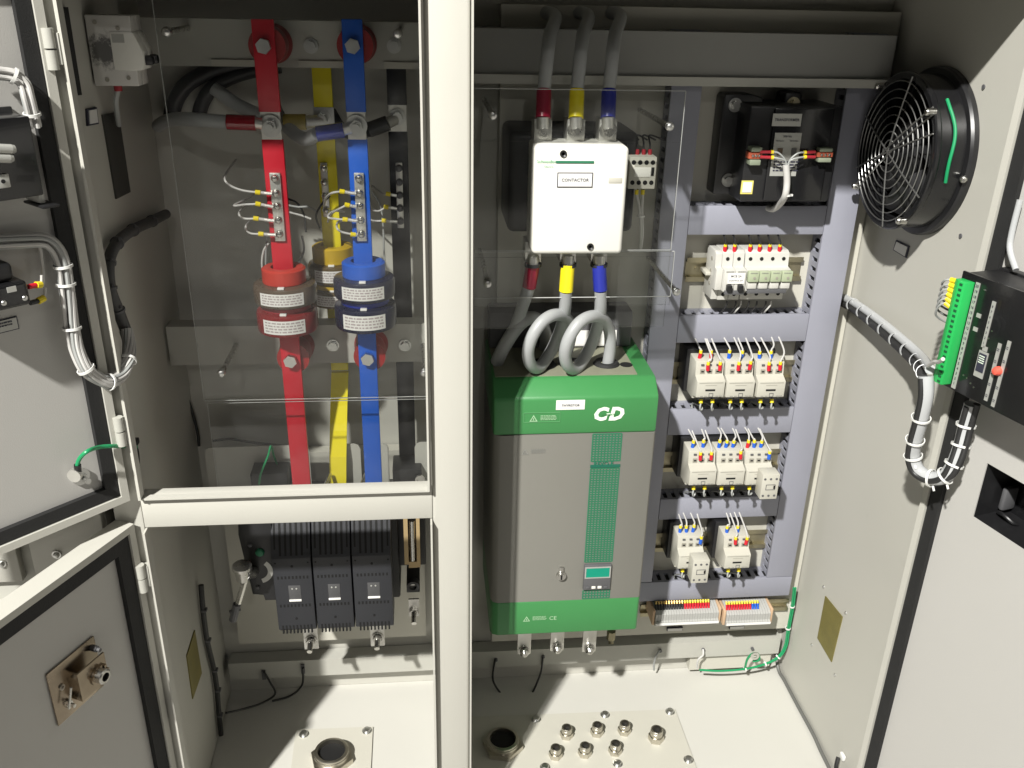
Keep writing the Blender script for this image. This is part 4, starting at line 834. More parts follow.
for rn, cy, xs_, ax, _ in rows:
    for i, cx in enumerate(xs_):
        p = P(cx, cy, PY+NY); pr = pB if ax[i] else pA; loc = (p.x+.0055, PY, p.z-.0255-.0185)
        lab = f'{names[rn,i]} ivory contactor of the {rn} row' + (' with an added auxiliary block' if ax[i] else '')
        if pr in used: o = dup(pr, loc, lab)
        else: pr.location = loc; WM[pr] = Matrix.Translation(V(loc)); pr['label'] = lab; used.add(pr); o = pr
        pos[rn, i] = V(loc)
ROWTOP = {'upper': P(740,342,DY0).z, 'middle': P(730,433.5,DY0).z, 'lowest': P(715,517,DY0).z}
ROWBOT = {'upper': P(740,408,DY0).z, 'middle': P(730,497,DY0).z, 'lowest': P(715,580,DY0).z}
TOPW = {('upper',0): 'RRrr', ('upper',1): 'BBrr', ('upper',2): 'BBrr', ('middle',0): 'BBrr', ('middle',1): 'BBBr', ('middle',2): 'RBBb', ('lowest',0): 'BBBb', ('lowest',1): 'BBrr'}
colm = {'R': RED, 'B': BLU}
for (rn, i), L0 in pos.items():
    for k, ch in enumerate(TOPW[rn, i]):
        up_ = ch.isupper(); x = L0.x-CW/2+CW*((.2,.62,.42,.84) if TOPW[rn,i][2].islower() else (.14,.40,.66,.86))[k]; cm = colm[ch.upper()]
        yb = PY-(.058 if up_ else .074); zb = L0.z+(CH*.97 if up_ else CH*.80)
        a = V((x+random.uniform(-.0006,.0006), yb, zb+random.uniform(-.001,.001))); e = a+V((random.uniform(-.0012,.0012),0,.0085)); top = ROWTOP[rn]; jx = random.uniform(-.004,.004); jy = random.uniform(-.003,.004)
        wire(f'white wire in a {"red" if ch.upper()=="R" else "blue"} sleeve, {("first","second","third","fourth")[k]} atop the {names[rn,i]} contactor, {rn} row', [e, e+Z*.006, V((x+.002+jx, yb+.006+jy, max(e.z+.008, top-.006)+jy)), V((x+.001+.002*(k%2)+jx*1.6, DY0+.014, top+.010))], WIRW, .0012, (a, e, cm, .0026), (e-Z*.001, e+Z*.0045, .0023))
    for k in range(2):
        x = L0.x-CW/2+CW*(.3+.42*k); a = V((x, PY-.072, L0.z+.004)); e = a+V((0,-.002,-.005)); bot = ROWBOT[rn]
        wire(f'looped wire with yellow ferrule, {("left","right")[k]} one under {names[rn,i]} contactor, {rn} row', [e, e+V((-.0015,-.003,-.005)), V((x+.0005, e.y-.001, e.z-.0105-.001*(k-i))), V((x+.0045+.001*i-.002*k, e.y+.006, e.z-.0095)), V((x+.006, DY0+.012, min(e.z-.008, bot+.004))), V((x+.006, DY0+.013, bot-.008))], WIRG, .0013, None, (a, e, .0028))
# ================================================================ terminal blocks
def trow(lab, pxa, pxb, n, cols_):
    a, b_ = P(pxa,619,-.085), P(pxb,618,-.085); z1 = a.z+.009; z0 = P(pxa,627.5,-.085).z; w = (b_.x-a.x)/n
    t = thing('terminal_strip', lab, 'terminal strip', ((a.x+b_.x)/2, PY, z0), 'terminal strips on the lowest rail')
    for k in range(n):
        x0 = a.x+w*k; b = MB(); b.prism([(PY-.008,z0+.003),(-.082,z0),(-.085,z0+.004),(-.085,z0+.009),(-.082,z0+.0105),(-.082,z1-.004),(-.076,z1),(PY-.008,z1+.006)], 'x', x0+.0002, x0+w-.0002); tm = build(b, 'terminal', OFFW, t)
        cm = cols_(k)
        if cm:
            q = V((x0+w/2, -.074, z1)); b = MB(); b.cyl(q, q+V((0,.004,.008)), w*.42, 8); build(b, 'sleeve', cm[0], tm); b = MB(); b.cyl(q+V((0,.004,.008)), q+V((0,.007,.012)), w*.36, 8); build(b, 'ferrule', cm[1], tm)
    b = MB(); b.box(a.x, b_.x, -.0866, -.0856, z0+.0045, z0+.0085); build(b, 'marker_strip', PAPER, t)
    for e in (a.x-.0045, b_.x+.0003): build(MB().box(e, e+.0042, -.080, PY-.008, z0+.001, z1+.003, .0008), 'end_stop', TAN, t)
    return t
trow('longer grey terminal strip with dark and red sleeved wires', 656, 719, 24, lambda k: (CABD, BRASS) if k < 11 else ((RED, FERY) if k < 21 else None))
trow('shorter grey terminal strip with red and blue sleeved wires', 727, 771, 17, lambda k: (RED, FERY) if k < 10 else ((BLU, FERY) if k < 13 else None))
for (px, py, hw), w_, tx in (((675,629.5,.0135),'longer','TB 1'),((737,627.5,.0130),'shorter','TB 2')):
    p = P(px,py,-.0345); o = one(MB().box(p.x-hw, p.x+hw, -.0345, PY-.0005, p.z-.0032, p.z+.0032), 'strip_label', INK, f'small framed label below the {w_} terminal strip', 'label', 'labels under the terminal strips')
    build(MB().box(p.x-hw+.0008, p.x+hw-.0008, -.0352, -.0346, p.z-.0025, p.z+.0025), 'label_face', PAPER, o)
# ================================================================ green earth wiring at lower right
gw = thing('earth_harness', 'green earth wires tied in a bundle around the lower right corner', 'earth wires', tuple(P(760,668,-.04)))
gp = [P(794,588,-.05), P(792,606,-.045), P(788,628,-.04), P(785,646,-.038), P(778,657,-.042), P(765,664,-.045), P(745,669,-.05), P(720,671,-.05), P(700,670,-.048)]
for k, off in enumerate(((0,0,0),(.002,-.0015,.0015),(-.0015,-.002,.002))): build(MB().tube([p+V(off) for p in gp], .0017, 8), 'green_wire', WIRGR, gw)
build(MB().tube([P(745,669,-.05), P(747,660,-.055), P(752,654,-.06), P(758,654,-.06), P(759,660,-.06), P(753,661,-.055)], .002, 8), 'green_wire', WIRGR, gw)
for q in (1,2,4,5,6):
    p = gp[q]; d = (gp[q+1]-gp[q-1]).normalized(); b = MB(); b.lathe([(.0040,-.0012),(.0048,-.0012),(.0048,.0012),(.0040,.0012)], p, d, 12, True); build(b, 'cable_tie', TIE, gw)
b = MB(); p = P(755,656,-.064); b.lathe([(.0035,-.001),(.0075,-.001),(.0075,.001),(.0035,.001)], p, Yv, 20, True); one(b, 'ring_lug', SILV, 'silver ring lug on the bottom rail at the green wire end', 'lug')
for (l, m, lab) in (([(660,650,-.034),(656,656,-.036),(654,664,-.03),(654,670,-.026)], WIRG, 'short grey wire hanging from a rail stud right of the controller'), ([(703,649,-.034),(703,655,-.040),(698,660,-.042),(697,668,-.04)], WIRW, 'short white wire hooked over the bottom rail under the terminal strips')):
    one(MB().tube([P(*q) for q in l], .0017, 8), 'loose_wire', m, lab, 'wire', 'loose wires at the bottom rail')
cbl = [PX(775,640,XR-.006), PX(778,668,XR-.006), PX(783,690,XR-.004), PX(796,713,XR-.004), PX(813,734,XR-.004), PX(820,752,XR-.005), PX(829,772,XR-.006)]
cbl = [V((p.x, p.y, max(p.z, .0035))) for p in cbl]
one(MB().tube(cbl, .0030, 8), 'floor_cable', mat('dim_cable', (.13,.13,.12), .5), 'thin grey cable running along the floor edge by the right wall', 'cable')
p = PZ(842,758,.012); p = V((min(p.x, XR-.012), p.y, .012)); bt = thing('cable_tie_mount', 'white tie mount with a black cable at the foot of the right wall', 'tie mount', tuple(p)); q = PX(842,757,XR-.004)
build(MB().box(XR-.006, XR-.0005, q.y-.006, q.y+.006, q.z-.004, q.z+.006, .002), 'mount', TIE, bt); build(MB().tube([q+V((-.006,0,0)), q+V((-.010,-.006,-.012)), q+V((-.010,-.012,-.03))], .003, 8), 'black_cable', WIRB, bt)
for l, lab in (([(495,660,-.036),(493,680,-.030),(503,696,-.04),(516,706,-.055),(528,700,-.045),(540,675,-.032),(543,657,-.034)], 'thin dark wire drooping in a loop below the bottom rail beside the pillar'), ([(264,672,-.036),(270,682,-.030),(275,694,-.03),(262,703,-.045),(243,709,-.075),(226,713,-.10)], 'dark wire trailing from a rail clip to the shaded left wall'), ([(303,668,-.036),(302,685,-.025),(290,696,-.03),(272,701,-.04)], 'dark wire sagging from the rail clip nearer the pillar')):
    one(MB().tube([P(*q) for q in l], .0018, 8), 'loose_wire', WIRB, lab, 'wire', 'dark wires along the floor')
hl = [PX(*q, XL+.006) for q in ((201,585),(203,610),(207,640),(214,670),(217,690),(219,715),(221,735))]
hl = [V((p.x, min(p.y,-.006), p.z)) for p in hl]
hn = thing('corner_harness', 'dark tied wire harness running down the shaded left corner', 'wire harness', tuple(hl[-1])); build(MB().tube(hl, .004, 10), 'bundle', WIRB, hn)
for q in hl[1:-1]: b = MB(); b.box(q.x-.002, q.x+.006, q.y-.0045, q.y+.0045, q.z-.002, q.z+.002, .001); build(b, 'cable_tie', DGREY, hn)
one(MB().tube([P(*q) for q in ((177,360,-.01),(180,378,-.008),(190,405,-.008),(197,430,-.008),(199,446,-.01))], .0022, 8), 'loose_wire', WIRB, 'thin dark wire hanging on the back wall under the lower rail', 'wire')
one(MB().tube([P(*q) for q in ((212,441,-.02),(230,439,-.02),(250,442,-.02),(285,446,-.02))], .0018, 8), 'loose_wire', WIRB, 'dark wire lying along the top of the notched bracket', 'wire')
# ================================================================ gland plates and glands on the cabinet floor
def fz(px, py, z=0): return PZ(px, py, z)
def plate(lab, pts, holes_):
    t = thing('gland_plate', lab, 'gland plate', tuple(sum((fz(*p) for p in pts), V((0,0,0)))/len(pts)), 'cream gland plates on the floor'); b = MB(); vs = [fz(*p, .0004) for p in pts]; n = len(vs)
    b.raw(vs+[v+Z*.0030 for v in vs], [tuple(range(n))[::-1], tuple(range(n,2*n))]+[(i,(i+1)%n,n+(i+1)%n,n+i) for i in range(n)]); build(b, 'plate', PLATE, t)
    for px, py in holes_:
        p = fz(px, py, .0035); s = MB(); s.cyl(p, p+Z*.0012, .0078, 18); s.lathe([(.0062,0),(.0062,.002),(.005,.0038),(.0016,.0044)], p+Z*.0012, Z, 18); sc_ = build(s, 'screw', ZINC, t)
plate('smaller cream gland plate on the floor left of the pillar', ((296,731),(373,728),(370,790),(288,795)), ((304,734.5),(367,731)))
plate('larger cream gland plate with eight glands right of the pillar', ((449,719),(675,710.5),(706,795),(430,800)), ((536,719.5),(605,715),(670,712),(688.5,760),(617.5,764),(545,767.5)))
GL = mat('nickel_brass', (.56,.53,.46), .32, 1, var=.15, scale=90)
def gland(lab, px, py, r, h, grp, big=False):
    top = .0036+h; p = fz(px, py, top); p.z = .0036
    t = thing('cable_gland', lab, 'cable gland', tuple(p), grp)
    b = MB(); b.cyl(p, p+Z*h*.45, r*1.28, 6); build(b, 'hex_nut', GL, t)
    k = .80 if big else .70
    b = MB(); b.lathe([(r*k,h*.02),(r*k,h),(r*.9,h),(r*.98,h*.95),(r*.98,h*.8),(r*1.02,h*.78),(r*1.02,h*.46)], p, Z, 28); 
    build(b, 'collar', GL, t)
    b = MB(); b.cyl(p+Z*h*.05, p+Z*h*.62, r*k*.995, 20); build(b, 'dark_bore', SLOT, t)
rowname = ('first','second','third')
for i, (px, py) in enumerate(((567,727),(597.5,724.5),(625,723))): gland(f'small nickel cable gland, back row, {rowname[i]} from left', px, py, .0085, .019, 'small nickel cable glands')
for i, (px, py) in enumerate(((556,747),(585.3,745),(615.8,743))): gland(f'small nickel cable gland, front row, {rowname[i]} from left', px, py, .0085, .019, 'small nickel cable glands')
gland('medium nickel cable gland at the right of the small ones', 657, 729, .0100, .022, 'small nickel cable glands')
gland('wide open cable gland in shadow right of the pillar', 503, 738, .0255, .018, 'wide open cable glands', True)
gland('wide open cable gland on the smaller plate left of the pillar', 331.5, 750, .0265, .020, 'wide open cable glands', True)
# ================================================================ fan on the right wall
FC = V((XR, -.157, .930)); fx = -X
fan = thing('cooling_fan', 'round black ventilation fan with wire guard on the right side wall', 'fan', tuple(FC))
build(MB().lathe([(.088,0),(.1,0),(.1,.006),(.098,.009),(.092,.0095),(.088,.0095)], FC, fx, 64, True), 'flange', BLKP, fan)
build(MB().lathe([(.085,.0097),(.0915,.0097),(.0905,.014),(.0905,.038),(.093,.041),(.093,.045),(.0915,.0465),(.085,.0465)], FC, fx, 64, True), 'housing', BLKG, fan)
build(MB().lathe([(.0,.004),(.080,.004),(.0849,.006),(.0849,.0063),(.0,.0045)], FC, fx, 48, False), 'back_plate', SLOT, fan)
hub = build(MB().lathe([(.0,.01),(.036,.01),(.036,.032),(.030,.037),(.0,.038)], FC, fx, 40), 'motor_hub', BLKP, fan)
for k in range(7):
    w0 = 2*math.pi*k/7; vs = []; n = 5
    for j in range(n):
        rr = .0365+(.081-.0365)*j/(n-1); tw = .52-.16*j/(n-1); wd = .50+.12*j/(n-1)
        for s_, hh in ((-.5,.014),(.5,.034)):
            w = w0+s_*wd+.10*j; vs.append((rr*math.cos(w), rr*math.sin(w), hh))
    b = MB(); q = [FC+V((-h, x, z)) for x, z, h in vs]; q2_ = [p+V((-.0012,0,0)) for p in q]; fs = []
    for j in range(n-1): fs += [(2*j,2*j+1,2*j+3,2*j+2), (2*n+2*j,2*n+2*j+1,2*n+2*j+3,2*n+2*j+2), (2*j,2*j+2,2*n+2*j+2,2*n+2*j), (2*j+1,2*j+3,2*n+2*j+3,2*n+2*j+1)]
    fs += [(0,1,2*n+1,2*n),(2*n-2,2*n-1,4*n-1,4*n-2)]; b.raw(q+q2_, fs); build(b, 'blade', BLKP, fan)
GX = XR-.0485; GC = V((GX, FC.y, FC.z)); WIRE = mat('guard_wire', (.36,.36,.35), .35, .9)
g = MB()
for r in [.014+.0098*k for k in range(8)]: g.tube([GC+V((-.004*(1-(r/.09)**2), r*math.cos(2*math.pi*i/48), r*math.sin(2*math.pi*i/48))) for i in range(48)], .00075, 6, smooth=False, closed=True)
for w in (100, 158, 205, 262, 338, 22): 
    w = math.radians(w); g.tube([GC+V((-.0052*(1-(r/.092)**2), r*math.cos(w), r*math.sin(w))) for r in (.0,.03,.06,.09)], .0010, 6, smooth=False)
for w in (-38, 142):
    w = math.radians(w)
    for o in (-.004,.004): g.tube([GC+V((-.0062*(1-(r/.092)**2), r*math.cos(w)-o*math.sin(w), r*math.sin(w)+o*math.cos(w))) for r in (.0,.03,.06,.094)], .0011, 6, smooth=False)
build(g, 'wire_guard', WIRE, fan)
for w in (-38, 142, 52, 232):
    w = math.radians(w); p = GC+V((0, .0905*math.cos(w), .0905*math.sin(w))); b = MB(); b.cyl(p+X*.004, p-X*.004, .0042, 14); screw(b, p-X*.004, -X, .0045, .004); build(b, 'guard_screw', STEEL, fan)
for px, py in ((961,179),(940,193)): 
    p = PX(px, py, XR-.012); b = MB(); screw(b, p+X*.003, V((-.6,-1,0)), .0045, .007); build(b, 'housing_screw', STEEL, fan)
arc = []
for k in range(9):
    w = math.radians(192-60*k/8); arc.append(FC+V((-.026-.002*math.sin(k), .0925*math.cos(w), .0925*math.sin(w))))
one(MB().tube(arc, .0019, 8), 'earth_wire', WIRGR, 'green earth wire bent round the side of the black fan', 'wire')
# ================================================================ spiral wrapped harness on the right wall
hp = [PX(838,298,XR-.012), PX(852,305,XR-.014), PX(875,322,XR-.018), PX(900,344,XR-.022), PX(918,362,XR-.03)]
D = lambda px, py, o: PN(px, py, HR+nR*o, nR)
hp += [D(926,376,.075), D(926,395,.075), D(921,418,.072), D(915,440,.066), D(913,456,.06), D(918,470,.055), D(931,478,.05), D(945,476,.045), D(954,464,.04), D(961,445,.034), D(966,425,.03), D(972,404,.03)]
rh = thing('spiral_harness', 'clear spiral wrapped black and white harness looping to the right door', 'wire harness', tuple(hp[0]))
def offs(pts, d): return [p+V(d) for p in pts]
build(MB().tube(offs(hp[:6], (-.003,-.002,-.003)), .0052, 12), 'black_core', WIRB, rh); build(MB().tube(hp[5:], .0082, 14), 'white_core', SPIR, rh)
wc = [p+V((.0025*k/5,-.001,.0035+.001*k)) for k, p in enumerate(hp[:6])]; build(MB().tube(wc, .0056, 12), 'white_core', SPIR, rh)
build(MB().tube(offs(hp[5:], (-.0065,-.002,-.002)), .0036, 12), 'black_core', WIRB, rh); build(MB().tube(offs(hp[11:], (.001,-.007,.003)), .0040, 12), 'black_core', WIRB, rh)
build(MB().tube(offs(hp[:6], (-.004,-.004,-.004)), .0030, 8), 'green_core', WIRGR, rh)
# spiral ribbon
def resample(pts, n):
    q = []; m = len(pts)
    for i in range(m-1):
        a, b, c, d = pts[max(0,i-1)], pts[i], pts[i+1], pts[min(m-1,i+2)]
        for k in range(12): t = k/12; q.append(.5*((2*b)+(c-a)*t+(2*a-5*b+4*c-d)*t*t+(3*b-a-3*c+d)*t**3))
    q.append(pts[-1]); L = [0]
    for a, b in zip(q, q[1:]): L.append(L[-1]+(b-a).length)
    out = []; j = 0
    for i in range(n+1):
        s = L[-1]*i/n
        while j < len(L)-2 and L[j+1] < s: j += 1
        t = (s-L[j])/max(1e-9, L[j+1]-L[j]); out.append(q[j].lerp(q[j+1], t))
    return out, L[-1]
def spiral(pts, r, pitch, wd, name, m, parent):
    cl, L = resample(pts, 260); n = len(cl); nrm = None; b = MB(); vs = []; fs = []
    for i, p in enumerate(cl):
        d = (cl[min(n-1,i+1)]-cl[max(0,i-1)]).normalized(); nrm = (nrm-d*nrm.dot(d)).normalized() if nrm else d.orthogonal().normalized(); bb = d.cross(nrm)
        w = 2*math.pi*(L*i/(n-1))/pitch; rd = nrm*math.cos(w)+bb*math.sin(w)
        for e in (-.5,.5): 
            for rr in (r, r+.0004): vs.append(p+rd*rr+d*e*wd)
    for i in range(n-1):
        a = 4*i; c = 4*(i+1); fs += [(a+1,a+3,c+3,c+1),(a,a+2,c+2,c),(a,a+1,c+1,c),(a+2,a+3,c+3,c+2)]
    b.raw(vs, fs); return build(b, name, m, parent, ang=60)
cl_, L_h = resample(hp[:6], 40)
for q in range(2, 39, 4):
    d = (cl_[q+1]-cl_[q-1]).normalized(); b = MB(); b.lathe([(.0088,-.0017),(.0096,-.0017),(.0096,.0017),(.0088,.0017)], cl_[q]+V((-.0005,-.001,.001)), d+V((0,.25,.2)), 18, True); build(b, 'spiral_turn', SPIR, rh)
def tie(p, d, r, par, m=TIE, tail=None):
    b = MB(); b.lathe([(r,-.0013),(r+.0011,-.0013),(r+.0011,.0013),(r,.0013)], p, d, 18, True)
    if tail: b.cyl(p+V(tail)*r, p+V(tail)*(r+.006), .0013, 6)
    build(b, 'cable_tie', m, par)
for i in (7,8,9,11,12,13,14,15): tie(hp[i], (hp[i+1]-hp[i-1]), .0098, rh, tail=(0,-.7,-.7) if i in (9,11,12) else None)
b = MB(); a = D(939,362,.085); b.tube([D(928,366,.078), D(934,362,.085), D(939,362,.09), D(943,359,.095)], .0022, 8); one(b, 'loose_wire', WIRW, 'short white wire leaving the harness towards the door meter', 'wire')
# ================================================================ meter on the right door
mo = .060; MRm = MR
def rd(px, py, o=mo): q = D(px, py, o) - HR; return q.dot(uR), q.z
x0, z1 = rd(963,271); _, z0 = rd(940,383); x0 = .020; x1 = .165; z0 = z0+.001; z1 = z1-.001
def dp(x, y, z): return MR @ V((x, y, z))
mt = thing('panel_meter', 'black panel meter box with a long green terminal on the right door', 'panel meter', tuple(dp(x0, .03, z0)))
build(MB(MR).box(x0, x1, .012, mo-.003, z0, z1, .002), 'housing', BLK, mt); build(MB(MR).box(x0-.0015, x1+.0015, mo-.003, mo, z0-.0015, z1+.0015, .0008), 'rear_cover', BLKG, mt)
build(MB(MR).box(x0+.001, x1+.002, .0005, .012, z0-.002, z1+.002, .001), 'mounting_frame', BLK, mt)
H_ = z1-z0; gz0_, gz1_ = z0+.004, z1-.006
gt = build(MB(MR).prism([(x0+.0005,mo+.0003),(x0+.0005,mo+.010),(x0+.007,mo+.013),(x0+.0165,mo+.013),(x0+.0175,mo+.0003)], 'z', gz0_, gz1_, .0006), 'green_terminal', TERM, mt)
n = 20
for k in range(n):
    z = gz0_+(gz1_-gz0_)*(k+.5)/n
    build(MB(MR).box(x0-.0002, x0+.0028, mo+.0045, mo+.0085, z-.0014, z+.0014), 'wire_entry', mat('dark_green', (.008,.09,.03), .6), gt)
    build(MB(MR).box(x0+.0100, x0+.0140, mo+.0126, mo+.0134, z-.0013, z+.0013), 'screw_hole', mat('dark_green', (.008,.09,.03), .6), gt)
Ur, Zr = -uR * -1, Z
def plate_m(xa, xb, za, zb, m=PAPG, nm='label_strip', y=mo): return build(MB(MR).box(xa, xb, y+.0001, y+.0009, za, zb), nm, m, mt)
def ink(par, fn, m=INK): b = MB(); fn(b); return build(b, 'lettering', m, par)
ls = plate_m(x0+.0190, x0+.0245, gz0_-.003, gz1_+.001)
def vtext(b, s, x, z, h, y=mo+.0013): b.text(s, dp(x, y, z), Z, -uR, h, bold=.012)
b = MB()
for k in range(n): z = gz0_+(gz1_-gz0_)*(k+.5)/n; b.text(str(k+1), dp(x0+.0218, mo+.0013, z), uR, Z, .0042, bold=.02)
build(b, 'lettering', INK, ls)
z_ = lambda f: z0+H_*f
l2 = plate_m(x0+.044, x0+.0485, z_(.46), z_(.86)); b = MB(); 
for k in range(8): b.text(str(k+1), dp(x0+.0462, mo+.0013, z_(.50+.045*k)), uR, Z, .0036, bold=.02)
build(b, 'lettering', INK, l2)
for f in (.58,.70): plate_m(x0+.029, x0+.0345, z_(f)-.0022, z_(f)+.0022, PAPG, 'small_label')
l3 = plate_m(x0+.043, x0+.055, z_(.20), z_(.43)); b = MB(MR); b.box(x0+.0442, x0+.0538, mo+.0008, mo+.0014, z_(.25), z_(.41)); bl = build(b, 'black_field', INK, l3)
b = MB(MR); b.box(x0+.0462, x0+.0520, mo+.0001, mo+.0009, z_(.435), z_(.475)); build(b, 'label_tab', PAPG, l3)
b = MB(); b.lines(dp(x0+.0455, mo+.0018, z_(.385)), uR, Z, .0075, 4, .0012); build(b, 'lettering', INKW, l3)
for xx, f0, f1 in ((.063,.04,.55),(.073,.02,.60)):
    l4 = plate_m(x0+xx, x0+xx+.0042, z_(f0), z_(f1)); b = MB()
    for k in range(5): b.lines(dp(x0+xx+.0006, mo+.0013, z_(f0+(f1-f0)*(.1+.2*k))), uR, Z, .003, 2, .0009)
    build(b, 'lettering', INK, l4)
for xx, zf in ((.031,.16),(.036,.15),(.042,.12),(.047,.10),(.05,.55),(.052,.62),(.031,.92)): build(MB(MR).cyl((x0+xx, mo, z_(zf)), (x0+xx, mo+.0008, z_(zf)), .0010, 8), 'small_screw', STEEL, mt)
b = MB(MR); b.lathe([(.0048,0),(.0050,.003),(.0035,.0065),(.0,.0075)], (x0+.0715, mo, z_(.33)), V((0,1,0)), 18); build(b, 'red_button', ORNG, mt)
for k in range(6):
    z = gz1_-(gz1_-gz0_)*(k*1.0+.6)/n; a = dp(x0-.001, mo+.0065, z); e = dp(x0-.007, mo+.0085, z+.0006*k)
    wire(f'grey wire with yellow ferrule entering the door meter terminal, {o_[k]} from top', [e, dp(x0-.012, mo+.011, z-.002), dp(x0-.018, mo+.006, z-.010-.001*k), dp(x0-.017, mo-.012, z-.020-.001*k), dp(x0-.010, mo-.03, z-.026)], WIRG, .0012, (a, e, FERY, .0027), None, 'wires of the door meter')
# device set in the cutout of the right door
ho = thing('flush_instrument', 'black instrument body seen through the square cutout of the right door', 'instrument', tuple(dp(.12, -.05, .5445)))
build(MB(MR).box(.056, .187, -.060, -.052, .541, .619), 'back_wall', BLKG, ho)
b = MB(MR); b.box(.056, .0583, -.052, -.0017, .541, .619); b.box(.1852, .187, -.052, -.0017, .541, .619); b.box(.0583, .1852, -.052, -.0017, .541, .5443); b.box(.0583, .1852, -.052, -.0017, .6167, .619); build(b, 'side_walls', BLKP, ho)
build(MB(MR).box(.0625, .070, -.050, -.030, .552, .582, .003), 'grey_clamp', DGREY, ho); build(MB(MR).box(.092, .098, -.0518, -.050, .560, .5625), 'small_mark', PAPG, ho)
build(MB().tube([dp(.066,-.03,.549), dp(.078,-.025,.553), dp(.088,-.028,.549), dp(.090,-.035,.546)], .0025, 10), 'black_cable', BLK, ho)
# light wiring high on the right door
b = MB(); b.tube([D(1020,200,.012), D(1012,232,.012), D(1010,250,.014), D(1016,270,.02)], .0032, 12); rb = one(b, 'wire_bundle', SPIR, 'pale wire bundle running up the right door above the meter', 'wire bundle')
# ================================================================ upper left door items
def U(px, py, o): return PN(px, py, HU+nU*o, nU)
def up(px, py, o=0): q = U(px, py, o)-HU; return q.dot(uU), q.z
def du(x, y, z): return MU @ V((x, y, z))
mo2 = .045
xa, za = up(30,117,mo2); xb, zb = up(33,197,mo2)
xa = min(xa, xb); z_t = za+.001; z_b = zb
dev = thing('door_instrument', 'large black instrument back on the upper left door', 'instrument', tuple(du(xa+.07, .02, z_b)))
build(MB(MU).box(xa, xa+.14, .0005, mo2, z_b, z_t, .002), 'housing', BLKG, dev); build(MB(MU).box(xa-.004, xa+.144, .0005, .004, z_b-.004, z_t+.004, .001), 'flange', BLK, dev)
for k, (px, py) in enumerate(((4,150),(2,159))):
    p = U(px, py, mo2+.004); b = MB(); b.cyl(p+uU*.02-Z*-.004, p-uU*.006, .0042, 14); b.lathe([(.0042,0),(.0032,.003),(0,.004)], p-uU*.006, -uU, 14); build(b, 'grey_plug', PAPG, dev)
p = U(2,181,mo2); x_, z__ = up(2,181,mo2); build(MB(MU).box(x_-.006, x_+.006, mo2, mo2+.002, z__-.006, z__+.006, .001), 'grey_tab', PAPG, dev); build(MB(MU).cyl((x_,mo2+.002,z__), (x_,mo2+.003,z__), .0018, 10), 'tab_hole', SLOT, dev)
x_, z__ = up(34,190,.03); build(MB(MU).box(x_-.004, x_+.001, .012, .040, z__-.011, z__+.010, .001), 'clip', PAPG, dev); build(MB(MU).box(x_-.012, x_+.004, .012, .050, z__-.014, z__-.0115, .001), 'clip_foot', BLK, dev)
# tied bundles on the door
tb1 = [U(-8,73,.012), U(4,74,.012), U(14,76,.014), U(24,84,.016), U(28,98,.018), U(32,114,.016), U(35,127,.014)]
d1 = thing('door_bundle', 'upper white wire bundle bending down to the large black instrument', 'wire bundle', tuple(tb1[3]))
rng = random.Random(3)
def bundle(pts, r, n, par, mats, ties, wr=.0016):
    cl = pts
    for k in range(n):
        w = 2*math.pi*k/n; rr = r*(.95 if k else 0)
        q = []
        for i, p in enumerate(cl):
            d = (cl[min(len(cl)-1,i+1)]-cl[max(0,i-1)]).normalized(); a = d.cross(V((.3,.5,.81))).normalized(); c = d.cross(a); q.append(p + a*rr*math.cos(w+.15*i) + c*rr*math.sin(w+.15*i))
        build(MB().tube(q, wr, 7, 6), 'wire', mats[k % len(mats)], par)
    for i in ties: tie(cl[i], cl[min(len(cl)-1,i+1)]-cl[max(0,i-1)], r+wr+.0004, par)
bundle(tb1, .0042, 8, d1, (WIRW, WIRW, WIRG), (2,5), .0019)
tb2 = [U(-8,243,.012), U(20,241,.012), U(40,240,.013), U(50,243,.014), U(58,252,.015), U(63,266,.016), U(66,284,.016), U(69,305,.016), U(72,328,.017), U(77,350,.019), U(86,369,.024)]
tb2 += [P(97,378,-.345), P(109,382,-.335), P(121,375,-.315)+V((0,0,0)), PX(128,360,-.318), PX(129,345,-.322), PX(126,330,-.326)]
d2 = thing('door_bundle', 'thick white wire bundle sagging in a U from the upper left door into the cabinet', 'wire bundle', tuple(tb2[12]))
bundle(tb2, .0056, 11, d2, (WIRW, WIRW, WIRG, WIRW), (5,6,8,10,12,14), .0020)
tb3 = [PX(126,331,-.328), PX(118,310,-.330), PX(110,288,-.332), PX(109,262,-.333), PX(117,243,-.333), PX(133,230,-.333), PX(152,221,-.333), PX(166,214,-.333)]
d3 = thing('wall_harness', 'wire harness arching over the left side wall, coloured dark for its shade', 'wire harness', tuple(tb3[3])); build(MB().tube(tb3, .0062, 12), 'sleeve', mat('shade_dark_harness', (.075,.075,.075), .6, bump=.8, bscale=300), d3)  # dark colour carries the shade this stretch of harness hangs in
for i in range(1, 7): tie(tb3[i], tb3[i+1]-tb3[i-1], .0064, d3, DGREY, tail=(.5,-.6,.5))
one(MB().tube([U(34,241,.012), U(40,248,.012), U(42,262,.012), U(43,272,.012), U(43,280,.012), U(42,286,.011)], .0016, 8), 'door_wire', WIRW, 'single white wire dropping from the bundle to the red ferrule', 'wire')
